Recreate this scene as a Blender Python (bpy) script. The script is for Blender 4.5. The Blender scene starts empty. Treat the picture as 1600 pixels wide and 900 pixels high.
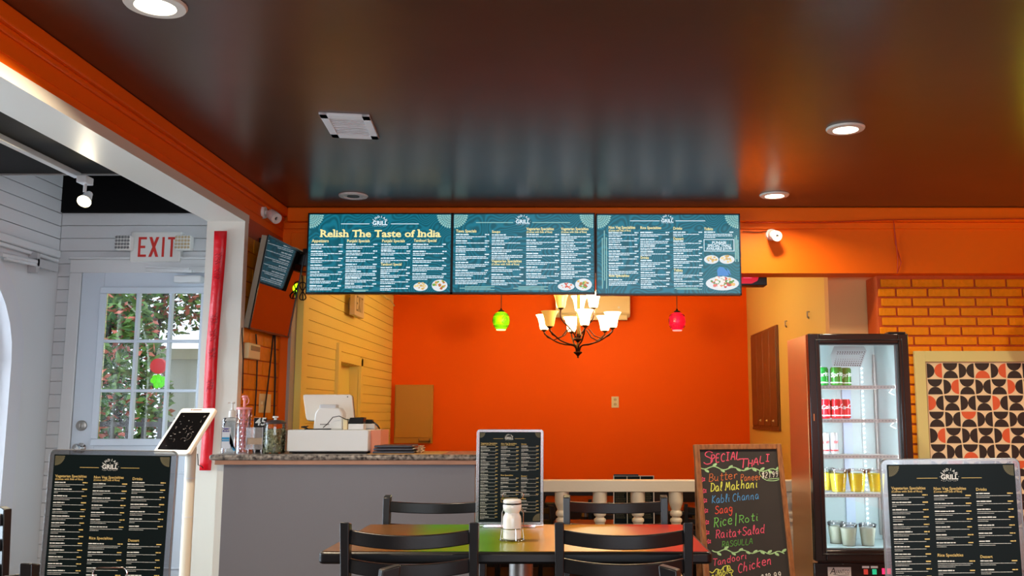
import bpy, bmesh, math, random
from mathutils import Vector, Matrix
random.seed(7)
R = math.radians
PI = math.pi
SC = bpy.context.scene
COL = SC.collection

# ------------------------------------------------------------------ camera
PITCH = R(7.6); FPX = 1465.0; PX = 890.0; PY = 450.0; EYE = Vector((0, 0, 1.19))
cd = bpy.data.cameras.new('camera'); cam = bpy.data.objects.new('camera', cd); COL.objects.link(cam)
cam.location = EYE; cam.rotation_euler = (PI/2 + PITCH, 0, 0)
cd.sensor_width = 36; cd.lens = FPX/1600*36; cd.shift_x = (800-PX)/1600
cd.clip_start = .05
SC.camera = cam
vs = SC.view_settings
vs.view_transform = 'Standard'; vs.look = 'None'; vs.gamma = 1; vs.use_curve_mapping = False
vs.exposure = 0.0

# ------------------------------------------------------------------ daylight
wd = bpy.data.worlds.new('sky'); SC.world = wd; wd.use_nodes = True
bg = wd.node_tree.nodes['Background']; bg.inputs[0].default_value = (.75, .87, 1, 1); bg.inputs[1].default_value = 2.2

def area(name, loc, aim, sx, sy, power, col=(1, 1, 1), shape='RECTANGLE', spread=180):
    l = bpy.data.lights.new(name, 'AREA'); l.shape = shape; l.size = sx; l.size_y = sy
    l.energy = power; l.color = col; l.spread = R(spread)
    o = bpy.data.objects.new(name, l); COL.objects.link(o); o.location = loc
    o.rotation_euler = (Vector(aim)-Vector(loc)).to_track_quat('-Z', 'Y').to_euler()
    return o
def point(name, loc, power, col, r=.03):
    l = bpy.data.lights.new(name, 'POINT'); l.energy = power; l.color = col; l.shadow_soft_size = r
    o = bpy.data.objects.new(name, l); COL.objects.link(o); o.location = loc
    return o
# daylight entering by the shop windows behind the camera, by the arched window, and by an unseen porch window added for light
area('shopfront_daylight', (0.9, -3.35, 1.5), (0.9, 3, 1.2), 4.4, 1.7, 130, (.86, .93, 1))
area('arched_window_daylight', (-4.0, 5.0, 1.3), (-2, 5.1, 1.1), 1.2, 1.9, 85, (.72, .86, 1))
area('added_window_daylight', (-4.0, 3.2, 1.3), (-2, 3.3, 1.1), 1.2, 1.9, 130, (.72, .86, 1))

# ------------------------------------------------------------------ projection helpers
_cp, _sp = math.cos(PITCH), math.sin(PITCH)
def ray(px, py):
    a = 450-py
    return Vector((px-PX, FPX*_cp - a*_sp, FPX*_sp + a*_cp))
def at(px, py, d):
    r = ray(px, py); return EYE + r*(d/r.y)
def atz(px, py, z):
    r = ray(px, py); return EYE + r*((z-EYE.z)/r.z)
def atx(px, py, x):
    r = ray(px, py); return EYE + r*(x/r.x)

# ------------------------------------------------------------------ materials
def lin(c):
    return tuple(((v/255)/12.92 if v/255 <= .04045 else ((v/255+.055)/1.055)**2.4) for v in c[:3])
MATS = {}
def mat(name, rgb, rough=.5, metal=0, spec=.5, emis=None, estr=0, trans=0, alpha=1, noise=0, nscale=8, bump=0, bscale=60, coat=0, ior=1.45, rgb2=None, stretch=None):
    if name in MATS: return MATS[name]
    m = bpy.data.materials.new(name); m.use_nodes = True; MATS[name] = m
    nt = m.node_tree; b = nt.nodes['Principled BSDF']; N = nt.nodes.new; L = nt.links.new
    c = lin(rgb)
    b.inputs['Base Color'].default_value = (*c, 1); b.inputs['Roughness'].default_value = rough
    b.inputs['Metallic'].default_value = metal; b.inputs['Specular IOR Level'].default_value = spec
    b.inputs['IOR'].default_value = ior
    if coat: b.inputs['Coat Weight'].default_value = coat; b.inputs['Coat Roughness'].default_value = .08
    if emis is not None:
        b.inputs['Emission Color'].default_value = (*lin(emis), 1); b.inputs['Emission Strength'].default_value = estr
    if trans: b.inputs['Transmission Weight'].default_value = trans
    if alpha < 1: b.inputs['Alpha'].default_value = alpha
    if noise or rgb2 or bump:
        tc = N('ShaderNodeTexCoord'); mp = N('ShaderNodeMapping'); L(tc.outputs['Object'], mp.inputs[0])
        if stretch: mp.inputs['Scale'].default_value = stretch
    if noise or rgb2:
        n = N('ShaderNodeTexNoise'); n.inputs['Scale'].default_value = nscale; n.inputs['Detail'].default_value = 6
        L(mp.outputs[0], n.inputs['Vector'])
        mx = N('ShaderNodeMix'); mx.data_type = 'RGBA'
        c2 = lin(rgb2) if rgb2 else tuple(v*(1-noise) for v in c)
        cr = N('ShaderNodeMapRange'); cr.inputs[1].default_value = .35; cr.inputs[2].default_value = .65
        L(n.outputs['Fac'], cr.inputs[0]); L(cr.outputs[0], mx.inputs[0])
        mx.inputs[6].default_value = (*c, 1); mx.inputs[7].default_value = (*c2, 1)
        L(mx.outputs[2], b.inputs['Base Color'])
    if bump:
        n2 = N('ShaderNodeTexNoise'); n2.inputs['Scale'].default_value = bscale; n2.inputs['Detail'].default_value = 4
        L(mp.outputs[0], n2.inputs['Vector'])
        bp = N('ShaderNodeBump'); bp.inputs['Strength'].default_value = bump; bp.inputs['Distance'].default_value = .01
        L(n2.outputs['Fac'], bp.inputs['Height']); L(bp.outputs[0], b.inputs['Normal'])
    return m
def emit(name, rgb, s=1.0):
    if name in MATS: return MATS[name]
    m = bpy.data.materials.new(name); m.use_nodes = True; MATS[name] = m
    nt = m.node_tree; b = nt.nodes['Principled BSDF']
    b.inputs['Base Color'].default_value = (.01, .01, .01, 1); b.inputs['Roughness'].default_value = .25
    b.inputs['Emission Color'].default_value = (*lin(rgb), 1); b.inputs['Emission Strength'].default_value = s
    return m

M_orange = mat('orange_paint', (242, 106, 6), .5, spec=.2, bump=.08, bscale=30)
M_backorange = mat('bright_orange_paint', (248, 96, 0), .6, spec=.12, bump=.06, bscale=30)
M_brick = mat('orange_brick_paint', (232, 136, 2), .45, spec=.18, bump=.35, bscale=45, noise=.12, nscale=20)
M_mortar = mat('orange_mortar', (190, 74, 4), .6, bump=.3)
M_yellow = mat('yellow_plank_paint', (248, 226, 122), .45, spec=.3, bump=.05, bscale=25)
M_cream = mat('cream_wall_paint', (230, 196, 108), .5, spec=.2, bump=.05)
M_pinkwall = mat('beige_wall_paint', (216, 168, 112), .55, spec=.2, bump=.04)
M_white = mat('white_paint', (216, 218, 220), .42, bump=.05, bscale=20)
M_trim = mat('white_trim_paint', (222, 220, 210), .35)
M_black = mat('black_ceiling_paint', (9, 8, 9), .6, spec=.15, bump=.1, bscale=12)
M_floor = mat('brown_floor', (70, 52, 42), .4, noise=.4, nscale=5, bump=.05)
M_rail = mat('cream_rail_paint', (226, 214, 192), .4, bump=.05)
M_dark = mat('dark_wood', (34, 24, 20), .35, noise=.3, nscale=12)
M_chair = mat('black_metal', (20, 21, 24), .33, bump=.03, bscale=200)
M_seat = mat('black_vinyl', (18, 17, 18), .45)
M_tv = mat('black_plastic', (12, 12, 13), .3)
M_tvback = mat('grey_tan_plastic', (150, 140, 122), .5)
M_chrome = mat('chrome', (200, 200, 200), .15, 1)
M_steel = mat('brushed_steel', (170, 168, 164), .35, .9, bump=.1, bscale=80, stretch=(1, 1, .05))
M_counter = mat('grey_counter_paint', (118, 116, 120), .5, bump=.03)
M_wood = mat('brown_wood', (150, 96, 52), .5, rgb2=(112, 66, 32), nscale=9, stretch=(8, 8, 1), bump=.05)
M_shut = mat('shutter_wood', (132, 84, 46), .5, rgb2=(112, 66, 34), nscale=8, stretch=(8, 8, 1))
M_lam = mat('counter_edge_wood', (176, 130, 104), .5, noise=.2, nscale=8, stretch=(1, 8, 8))
M_board = mat('chalkboard_black', (44, 40, 37), .75, noise=.2, nscale=6)
M_ivory = mat('ivory_plastic', (226, 208, 160), .4)
M_wplast = mat('white_plastic', (226, 226, 222), .3)
M_lettwhite = mat('white_lettering', (208, 210, 204), .6)
M_lettgold = mat('gold_lettering', (204, 176, 104), .6)
M_lettgrey = mat('dim_lettering', (96, 92, 66), .6)
M_cable = mat('black_cable', (14, 12, 12), .5)
M_shell = mat('warm_bulb_glow', (255, 235, 190), emis=(255, 226, 160), estr=9)
M_scrwhite = emit('screen_white', (222, 240, 250), 1.1)
M_scrgold = emit('screen_gold', (250, 232, 160), 1.1)
M_scrpale = emit('screen_pale_teal', (150, 205, 200), .9)
M_red = mat('red_enamel', (190, 20, 28), .35)
def glass(name, tint=(1, 1, 1), fac=.86, rough=.02):
    m = bpy.data.materials.new(name); m.use_nodes = True; MATS[name] = m
    nt = m.node_tree; nt.nodes.remove(nt.nodes['Principled BSDF']); N = nt.nodes.new; L = nt.links.new
    t = N('ShaderNodeBsdfTransparent'); t.inputs[0].default_value = (*tint, 1)
    g = N('ShaderNodeBsdfGlossy'); g.inputs['Roughness'].default_value = rough; g.inputs[0].default_value = (1, 1, 1, 1)
    f = N('ShaderNodeFresnel'); f.inputs[0].default_value = 1.5
    mr = N('ShaderNodeMath'); mr.operation = 'MULTIPLY_ADD'; mr.inputs[1].default_value = 1.0; mr.inputs[2].default_value = max(0, .96-fac)
    L(f.outputs[0], mr.inputs[0])
    mx = N('ShaderNodeMixShader'); L(mr.outputs[0], mx.inputs[0]); L(t.outputs[0], mx.inputs[1]); L(g.outputs[0], mx.inputs[2])
    L(mx.outputs[0], nt.nodes['Material Output'].inputs[0]); return m
M_glass = glass('window_glass', fac=.95)
M_film = glass('thin_clear_film', fac=.97)
M_clear = glass('clear_plastic', (.93, .94, .95), .82, .1)
M_sleeve = glass('acrylic_sleeve', (.58, .60, .62), .87, .25)

# ------------------------------------------------------------------ mesh helpers
class MB:
    def __init__(s): s.v = []; s.f = []
    def add(s, vs_, fs):
        n = len(s.v); s.v += [tuple(v) for v in vs_]; s.f += [tuple(i+n for i in f) for f in fs]; return s
    def box(s, x0, x1, y0, y1, z0, z1):
        v = [(x, y, z) for x in (x0, x1) for y in (y0, y1) for z in (z0, z1)]
        return s.add(v, [(0, 1, 3, 2), (4, 6, 7, 5), (0, 4, 5, 1), (2, 3, 7, 6), (0, 2, 6, 4), (1, 5, 7, 3)])
    def obox(s, c, ax, ay, az):                      # oriented box from centre and three half-axis vectors
        c = Vector(c); ax, ay, az = Vector(ax), Vector(ay), Vector(az)
        v = [c+ax*i+ay*j+az*k for i in (-1, 1) for j in (-1, 1) for k in (-1, 1)]
        return s.add(v, [(0, 1, 3, 2), (4, 6, 7, 5), (0, 4, 5, 1), (2, 3, 7, 6), (0, 2, 6, 4), (1, 5, 7, 3)])
    def bar(s, p0, p1, w, h, up=(0, 0, 1)):
        p0, p1 = Vector(p0), Vector(p1); d = (p1-p0); a = d.normalized(); u = Vector(up)
        sd = a.cross(u).normalized(); u = sd.cross(a).normalized()
        return s.obox((p0+p1)/2, d/2, sd*w/2, u*h/2)
    def cyl(s, p0, p1, r0, r1=None, n=20, cap=True):
        if r1 is None: r1 = r0
        p0, p1 = Vector(p0), Vector(p1); a = (p1-p0).normalized()
        t = Vector((0, 0, 1)) if abs(a.z) < .9 else Vector((1, 0, 0)); u = a.cross(t).normalized(); w = a.cross(u)
        v = []
        for p, r in ((p0, r0), (p1, r1)):
            for i in range(n):
                an = 2*PI*i/n; v.append(p+(u*math.cos(an)+w*math.sin(an))*r)
        f = [(i, (i+1) % n, n+(i+1) % n, n+i) for i in range(n)]
        if cap: f += [tuple(range(n))[::-1], tuple(range(n, 2*n))]
        return s.add(v, f)
    def lathe(s, prof, c=(0, 0, 0), n=24, M=None):   # prof: (r, z)
        v = []; c = Vector(c)
        for r, z in prof:
            for i in range(n):
                an = 2*PI*i/n; p = Vector((r*math.cos(an), r*math.sin(an), z))
                if M: p = M @ p
                v.append(p+c)
        f = []
        for k in range(len(prof)-1):
            for i in range(n):
                j = (i+1) % n; f.append((k*n+i, k*n+j, (k+1)*n+j, (k+1)*n+i))
        if prof[0][0] > 1e-6: f.append(tuple(range(n))[::-1])
        if prof[-1][0] > 1e-6: f.append(tuple(range((len(prof)-1)*n, len(prof)*n)))
        return s.add(v, f)
    def tube(s, pts, r, n=8, closed=False, rs=None):
        pts = [Vector(p) for p in pts]; m = len(pts); v = []; u = None
        for k, p in enumerate(pts):
            if closed: t = pts[(k+1) % m]-pts[k-1]
            else: t = pts[min(k+1, m-1)]-pts[max(k-1, 0)]
            t.normalize()
            if u is None:
                q = Vector((0, 0, 1)) if abs(t.z) < .9 else Vector((1, 0, 0)); u = t.cross(q).normalized()
            else:
                u = (u - t*u.dot(t)).normalized()
            w = t.cross(u); rr = rs[k] if rs else r
            for i in range(n):
                an = 2*PI*i/n; v.append(p+(u*math.cos(an)+w*math.sin(an))*rr)
        f = []
        for k in range(m if closed else m-1):
            kk = (k+1) % m
            for i in range(n):
                j = (i+1) % n; f.append((k*n+i, k*n+j, kk*n+j, kk*n+i))
        if not closed: f += [tuple(range(n))[::-1], tuple(range((m-1)*n, m*n))]
        return s.add(v, f)
    def prism(s, poly, o, ax, ay, ext):              # polygon in plane (o, ax, ay), extruded by vector ext
        o, ax, ay, ext = Vector(o), Vector(ax), Vector(ay), Vector(ext); n = len(poly)
        v = [o+ax*a+ay*b for a, b in poly]; v += [p+ext for p in v]
        f = [tuple(range(n))[::-1], tuple(range(n, 2*n))]+[(i, (i+1) % n, n+(i+1) % n, n+i) for i in range(n)]
        return s.add(v, f)
    def face(s, pts): return s.add(pts, [tuple(range(len(pts)))])
    def xf(s, M): s.v = [tuple(M @ Vector(v)) for v in s.v]; return s
OFF = {}
STUFF = {'white_lettering', 'gold_lettering', 'pale_ornament', 'corner_ornament', 'scribble', 'screen_marks', 'case_print', 'stand_print', 'reflector_cells', 'exit_lettering', 'label_lettering', 'plate_lettering', 'can_lettering', 'number', 'sign_marks', 'wire_basket', 'picture_garnish'}
def finish(o, me, m, parent, bev, smooth):
    if m: me.materials.append(m)
    if smooth:
        for p in me.polygons: p.use_smooth = True
        me.set_sharp_from_angle(angle=R(38))
    if bev:
        b = o.modifiers.new('b', 'BEVEL'); b.width = bev; b.segments = 2; b.limit_method = 'ANGLE'; b.angle_limit = R(40)
def build(name, mb, m, parent=None, bev=0, smooth=True, fix=True):
    off = Vector(OFF.get(parent.name, (0, 0, 0))) if parent else Vector((0, 0, 0))
    me = bpy.data.meshes.new(name)
    me.from_pydata([tuple(Vector(v)-off) for v in mb.v], [], mb.f)
    if fix:
        bm = bmesh.new(); bm.from_mesh(me); bmesh.ops.recalc_face_normals(bm, faces=bm.faces); bm.to_mesh(me); bm.free()
    o = bpy.data.objects.new(name, me); COL.objects.link(o)
    if parent: o.parent = parent; OFF[o.name] = off
    finish(o, me, m, parent, bev, smooth)
    if name in STUFF: o['kind'] = 'stuff'
    return o
def thing(name, label, cat, loc=(0, 0, 0), rotz=0, group=None, local=False):
    o = bpy.data.objects.new(name, None); COL.objects.link(o); o.location = loc; o.rotation_euler = (0, 0, rotz)
    o.empty_display_size = .05
    o['label'] = label; o['category'] = cat
    if group: o['group'] = group
    OFF[o.name] = Vector((0, 0, 0)) if local else Vector(loc)
    return o
def tag(o, label, cat, group=None):
    o['label'] = label; o['category'] = cat
    if group: o['group'] = group
    return o
def struct(name, mb, m, parent=None, bev=0):
    o = build(name, mb, m, parent, bev)
    if not parent: o['kind'] = 'structure'
    return o
def recenter(o, loc):                                 # put origin of a one-mesh thing at its base
    loc = Vector(loc)
    for v in o.data.vertices: v.co -= loc
    o.location = loc; return o
def copy_tree(o, parent=None):
    c = o.copy(); COL.objects.link(c)
    if parent: c.parent = parent
    for ch in list(KIDS.get(o.name, ())): copy_tree(ch, c)
    return c
KIDS = {}
def index_kids(o):
    KIDS[o.name] = [c for c in COL.objects if c.parent == o]
    for c in KIDS[o.name]: index_kids(c)

# ------------------------------------------------------------------ lettering
def text_mb(items):
    """items: (string, size, x, z, align, bold, shear, rot) on a local plane; returns MB in (x, 0, z) facing -y"""
    tmp = []
    for it in items:
        s_, size, x, z = it[:4]; al = it[4] if len(it) > 4 else 'LEFT'; bold = it[5] if len(it) > 5 else 0
        sh = it[6] if len(it) > 6 else 0; rot = it[7] if len(it) > 7 else 0; wid = it[8] if len(it) > 8 else 0
        c = bpy.data.curves.new('t', 'FONT'); c.body = s_; c.size = size; c.align_x = al; c.offset = bold*size; c.shear = sh
        c.resolution_u = 2
        o = bpy.data.objects.new('t', c); COL.objects.link(o); tmp.append((o, c, x, z, rot, wid, al))
    bpy.context.view_layer.update(); dg = bpy.context.evaluated_depsgraph_get()
    mb = MB()
    for o, c, x, z, rot, wid, al in tmp:
        me = bpy.data.meshes.new_from_object(o.evaluated_get(dg), depsgraph=dg)
        if len(me.vertices):
            k = 1
            if wid:
                xs = [v.co.x for v in me.vertices]; k = wid/max(1e-6, (max(xs)-min(xs)))
            ca, sa = math.cos(rot), math.sin(rot)
            mb.add([(x+(v.co.x*k)*ca-v.co.y*sa, 0, z+(v.co.x*k)*sa+v.co.y*ca) for v in me.vertices],
                   [tuple(p.vertices) for p in me.polygons])
        COL.objects.unlink(o); bpy.data.objects.remove(o); bpy.data.curves.remove(c); bpy.data.meshes.remove(me)
    return mb
def slab(mb, x0, x1, z0, z1, y=0): mb.add([(x0, y, z0), (x1, y, z0), (x1, y, z1), (x0, y, z1)], [(0, 1, 2, 3)])
def words(mb, x0, x1, z, h, rnd):                    # a line too small to read: broken into word-long strokes
    x = x0
    while x < x1-h*.5:
        w = min(h*rnd.uniform(1.6, 5.5), x1-x); slab(mb, x, x+w, z, z+h*rnd.uniform(.85, 1.1)); x += w+h*.45
def mandala(mb, cx, cz, r, sx, sz, n=9):             # quarter rosette in a corner, petals at the rim, rings with gaps
    def pt(rr, a): return (cx+sx*rr*math.cos(a), 0, cz+sz*rr*math.sin(a))
    for k in range(n):
        a0 = k*PI/2/n; a1 = (k+1)*PI/2/n; am = (a0+a1)/2
        mb.face([pt(r*.82, a0), pt(r*.95, a0+(a1-a0)*.2), pt(r, am), pt(r*.95, a1-(a1-a0)*.2), pt(r*.82, a1)])
        for ra, rb in ((.66, .78), (.5, .62), (.36, .46), (.2, .32), (.04, .17)):
            g = (a1-a0)*.12
            mb.face([pt(r*ra, a0+g), pt(r*rb, a0+g), pt(r*(rb+.03), am), pt(r*rb, a1-g), pt(r*ra, a1-g)])
def logo(items, strokes, cx, cz, u):                 # arched INDIAN over GRILL; u = height of the whole mark
    for i, ch in enumerate('INDIAN'):
        a = R(62-i*24.8); rr = u*.5
        items.append((ch, u*.27, cx-math.sin(a)*rr, cz+math.cos(a)*rr-u*.13, 'CENTER', .02, 0, a))
    items.append(('GRILL', u*.5, cx, cz-u*.26, 'CENTER', .03))
    gw = u*.62
    for sx in (-1, 1):
        slab(strokes, cx+sx*gw*1.12-u*.02, cx+sx*gw*1.12+u*.02, cz-u*.1, cz-u*.06)
    for k in range(10):                              # ornamental scrolls above and under the word
        a = (k-4.5)/4.5
        zz = cz+u*.17+u*.04*math.cos(k*2.1); slab(strokes, cx+a*gw*.95-u*.03, cx+a*gw*.95+u*.03, cz-u*.38+u*.03*math.cos(k*2.1), cz-u*.35+u*.03*math.cos(k*2.1))
        if abs(a) > .5: slab(strokes, cx+a*gw-u*.03, cx+a*gw+u*.03, zz, zz+u*.025)
    slab(strokes, cx-u*.012, cx+u*.012, cz+u*.16, cz+u*.24)
#==SETTING==
# ------------------------------------------------------------------ setting: front room
CEIL = 2.6; XL = -2.0
M_ceil = mat('dark_brown_satin_ceiling', (76, 50, 36), .28, spec=.6, noise=.15, nscale=3, bump=.04, bscale=5)
struct('floor', MB().box(-3.7, 4.0, -3.5, 6.5, -.42, 0), M_floor)
struct('floor_back', MB().box(-2.1, 2.2, 6.5, 10.1, -.47, -.37), M_floor)
struct('ceiling', MB().box(-2.0, 4.0, -3.5, 6.4, CEIL, CEIL+.1), M_ceil)
struct('ceiling_back', MB().box(-2.1, 2.2, 6.6, 10.1, CEIL, CEIL+.1), M_cream)
wl = struct('wall_left', MB().box(-2.2, XL, -3.5, 5.59, 2.345, CEIL+.1).box(-2.2, XL, -3.5, -1.6, 0, 2.345).box(-2.2, XL, 5.59, 6.6, 0, CEIL+.1), M_trim)
struct('header_panel', MB().box(XL, XL+.012, -3.4, 6.4, 2.39, CEIL), M_orange, wl)
struct('block_backing', MB().box(XL, XL+.012, 5.655, 6.41, 0, 2.39), M_mortar, wl)
# painted blocks of the wall beside the opening
bk = None
for r in range(24):
    z = .02+r*.094
    y = 5.66-(.135 if r % 2 else 0)
    while y < 6.4:
        a, b = max(y, 5.66), min(y+.262, 6.405)
        if b-a > .03:
            build('wall_block', MB().box(XL+.012, XL+.021, a, b, z, z+.088), M_brick, wl, .003)
        y += .27
struct('trim_opening', MB().box(XL, XL+.03, -1.6, 5.66, 2.345, 2.395).box(XL, XL+.03, 5.59, 5.655, 0, 2.345), M_trim)
struct('trim_left_crown', MB().box(XL+.012, XL+.05, -3.4, 6.36, 2.535, CEIL).box(XL+.012, XL+.03, -3.4, 6.38, 2.51, 2.535), M_orange, bev=.006)
struct('trim_left_batten', MB().box(XL+.012, XL+.018, -3.4, 6.39, 2.44, 2.446), M_orange)
bm_ = struct('wall_beam', MB().box(-2.0, 4.0, 6.4, 6.6, 2.147, CEIL+.1), M_orange)
struct('trim_beam_crown', MB().box(-1.95, 4.0, 6.345, 6.4, 2.50, CEIL), M_orange, bev=.008)
struct('trim_beam_band', MB().box(-1.98, 4.0, 6.382, 6.4, 2.455, 2.50), M_orange, bev=.004)
build('beam_panel', MB().box(-1.93, -1.80, 6.392, 6.4, 2.19, 2.43), M_orange, bm_, .003)
struct('wall_stub', MB().box(-2.0, -1.925, 6.41, 6.6, -.37, 2.147), M_orange)
struct('trim_back_opening', MB().box(-1.925, -1.905, 6.40, 6.64, -.37, 2.147), mat('grey_casing_paint', (170, 160, 150), .5))
struct('trim_back_casing', MB().box(-1.905, -1.86, 6.52, 6.66, -.37, 2.147), M_yellow)
struct('wall_right', MB().box(3.9, 4.0, -3.5, 6.6, 0, CEIL+.1), M_orange)
struct('wall_rear', MB().box(-2.2, -1.4, -3.6, -3.5, 0, 2.7).box(3.2, 4.0, -3.6, -3.5, 0, 2.7).box(-1.4, 3.2, -3.6, -3.5, 0, .6).box(-1.4, 3.2, -3.6, -3.5, 2.4, 2.7), M_orange)
w9 = struct('window_3', MB().box(-1.4, -1.33, -3.58, -3.52, .6, 2.4).box(3.13, 3.2, -3.58, -3.52, .6, 2.4).box(-1.4, 3.2, -3.58, -3.52, .6, .67).box(-1.4, 3.2, -3.58, -3.52, 2.33, 2.4).box(.87, .93, -3.58, -3.52, .6, 2.4), M_trim)

# brick wall at the right
BW0 = 2.155
wb = struct('wall_brick', MB().box(BW0, 4.0, 6.512, 6.75, 0, 2.147), M_mortar)
def brick_mesh(w):
    mb = MB().box(0, w, -.014, 0, 0, .0545); b = build('brick', mb, M_brick, wb, .004); return b
bfull = brick_mesh(.208); first = True; used_w = {}
for r in range(31):
    z = 2.126-.0675*(r+1)+.0065+.0675
    if z+.0545 > 2.146: continue
    x = 2.392+.0065-.221*(3 if r % 2 == 1 else 3.5)
    if z < .02: break
    while x < 3.42:
        a = max(x, BW0+.004); w = x+.208-a
        if w > .03:
            if w > .2:
                o = bfull if first else bfull.copy()
                if not first: COL.objects.link(o)
                first = False
            else:
                kx = round(w, 3)
                if kx in used_w: o = used_w[kx].copy(); COL.objects.link(o)
                else: o = brick_mesh(w); used_w[kx] = o
            o.location = (a, 6.512+random.uniform(-.0015, .0015), z)
        x += .221
struct('wall_beige', MB().box(1.88, 2.40, 6.76, 6.86, -.37, 2.7), M_pinkwall)
# ------------------------------------------------------------------ setting: sunken back room
struct('wall_back_orange', MB().box(-2.1, 2.2, 9.9, 10.0, -.37, 2.7), M_backorange)
struct('trim_wainscot', MB().box(-1.87, 1.88, 9.87, 9.9, -.37, .40), M_dark)
struct('wall_back_right', MB().box(1.88, 1.98, 6.86, 9.9, -.37, 2.7), M_cream)
XY = -1.87
wy = struct('wall_back_left', MB().box(XY-.14, XY-.012, 6.6, 7.62, -.37, 2.7).box(XY-.14, XY-.012, 8.36, 9.9, -.37, 2.7).box(XY-.14, XY-.012, 7.62, 8.36, 1.60, 2.7), M_yellow)
M_groove = mat('yellow_groove', (150, 110, 40), .7)
nr = 0
for r in range(32):
    z = -.03+r*.082
    segs = [(6.66, 9.895)] if z > 1.67 else [(6.66, 7.50), (8.44, 9.895)]
    if z+.08 > 1.60 and z <= 1.67: segs = [(6.66, 7.50), (8.44, 9.895)]
    if z > 2.55: break
    for a, b in segs:
        build('plank', MB().box(XY-.012, XY, a, b, z, z+.0785), M_yellow, wy, .002)
cs = struct('trim_kitchen_door', MB().box(XY-.01, XY+.022, 7.52, 7.60, -.37, 1.75).box(XY-.01, XY+.016, 8.37, 8.44, -.37, 1.67).box(XY-.01, XY+.016, 7.6, 8.44, 1.605, 1.675), M_yellow)
dk = struct('door_2', MB().box(XY-.13, XY-.09, 7.62, 8.36, -.37, 1.60), M_yellow)
build('door_light', MB().prism([(math.cos(a)*.11, math.sin(a)*.2) for a in [2*PI*i/24 for i in range(24)]], (XY-.088, 7.86, 1.12), (0, 1, 0), (0, 0, 1), (.004, 0, 0)), mat('dusky_pane', (120, 100, 60), .2), dk)
build('door_light_frame', MB().tube([(XY-.086, 7.86+math.cos(2*PI*i/24)*.11, 1.12+math.sin(2*PI*i/24)*.2) for i in range(24)], .012, 6, True), M_yellow, dk)

# ------------------------------------------------------------------ setting: porch at the left
XP = -3.42; YP = 6.2
def arch_out(cy, r, zs, n=16): return [(cy+r*math.cos(PI*i/n), zs+r*math.sin(PI*i/n)) for i in range(n+1)]
A1, A2 = 5.10, 3.25  # second arch is out of view, put in to let light into the porch
poly = [(-3.5, 0), (-3.5, 2.25), (6.3, 2.25), (6.3, 0)]
notch = []
for c in (A1, A2): notch += [(c+.61, 0)]+arch_out(c, .61, 1.5)+[(c-.61, 0)]
wp = struct('wall_porch_left', MB().prism(poly[:]+notch, (XP, 0, 0), (0, 1, 0), (0, 0, 1), (-.12, 0, 0)), M_white)
k = 0
for r in range(10):
    z = 2.262+r*.087
    build('plank', MB().box(XP-.06, XP-.001, 2.6, 6.2, z, z+.083), M_white, wp, .002)
build('wall_backing', MB().box(XP-.12, XP-.062, -3.5, 6.3, 2.25, 3.2), M_white, wp)
struct('trim_porch_ledge', MB().box(XP, XP+.035, -3.4, 6.16, 2.21, 2.262).box(XP, XP+.02, -3.4, 6.17, 2.18, 2.21), M_white, bev=.008)
for n_, c in ((1, A1), (4, A2)):
    m = MB(); o_ = [(c+.73, .0)]+arch_out(c, .73, 1.5)+[(c-.73, .0)]; i_ = [(c+.604, .0)]+arch_out(c, .604, 1.5)+[(c-.604, .0)]
    q = len(o_)
    vs_ = [(XP+.03, a, b) for a, b in o_]+[(XP+.03, a, b) for a, b in i_]+[(XP-.0, a, b) for a, b in o_]+[(XP-.13, a, b) for a, b in i_]
    fs = []
    for j in range(q-1):
        fs += [(j, j+1, q+j+1, q+j), (2*q+j, 2*q+j+1, j+1, j), (q+j, q+j+1, 3*q+j+1, 3*q+j)]
    m.add(vs_, fs)
    w = struct('window_%d' % n_, m, mat('cool_white_casing', (214, 216, 222), .4))
    m = MB()
    pts = [(XP-.085, a, b) for a, b in [(c+.585, .1)]+arch_out(c, .585, 1.5)+[(c-.585, .1)]]
    m.tube(pts, .024, 6); m.box(XP-.1, XP-.07, c-.6, c+.6, .08, .14)
    m.box(XP-.098, XP-.072, c-.6, c+.6, 1.49, 1.525); m.box(XP-.098, XP-.072, c-.015, c+.015, .1, 2.08)
    build('sash', m, M_trim, w)
    build('pane', MB().prism([(c+.58, .1)]+arch_out(c, .58, 1.5)+[(c-.58, .1)], (XP-.087, 0, 0), (0, 1, 0), (0, 0, 1), (-.004, 0, 0)), M_glass, w)
struct('ceiling_porch', MB().box(XP-.15, -2.2, -3.5, 5.04, 2.50, 3.2), M_black)
struct('ceiling_porch_high', MB().box(XP-.15, -2.2, 5.04, 6.35, 3.1, 3.2), M_black)
struct('trim_porch_soffit', MB().box(XP, -2.2, 5.04, 5.06, 2.493, 2.515), mat('grey_soffit_paint', (140, 138, 138), .5))
struct('wall_porch_rear', MB().box(XP-.15, -2.2, -3.6, -3.5, 0, 2.6), M_white)
wf = struct('wall_porch_far', MB().box(XP-.15, -3.27, 6.215, 6.3, 0, 2.53).box(-2.27, -2.2, 6.215, 6.3, 0, 2.53).box(-3.27, -2.27, 6.215, 6.3, 2.15, 2.53), M_white)
struct('wall_porch_fascia', MB().box(XP-.15, -2.2, 6.18, 6.3, 2.53, 3.2), M_black)
for r in range(30):
    z = 2.53-.087*(r+1)
    if z < 0: break
    segs = [(XP, -2.205)] if z > 2.17 else [(XP, -3.325)]
    for a, b in segs: build('plank', MB().box(a, b, 6.2, 6.215, z, z+.083), M_white, wf, .002)
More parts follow.
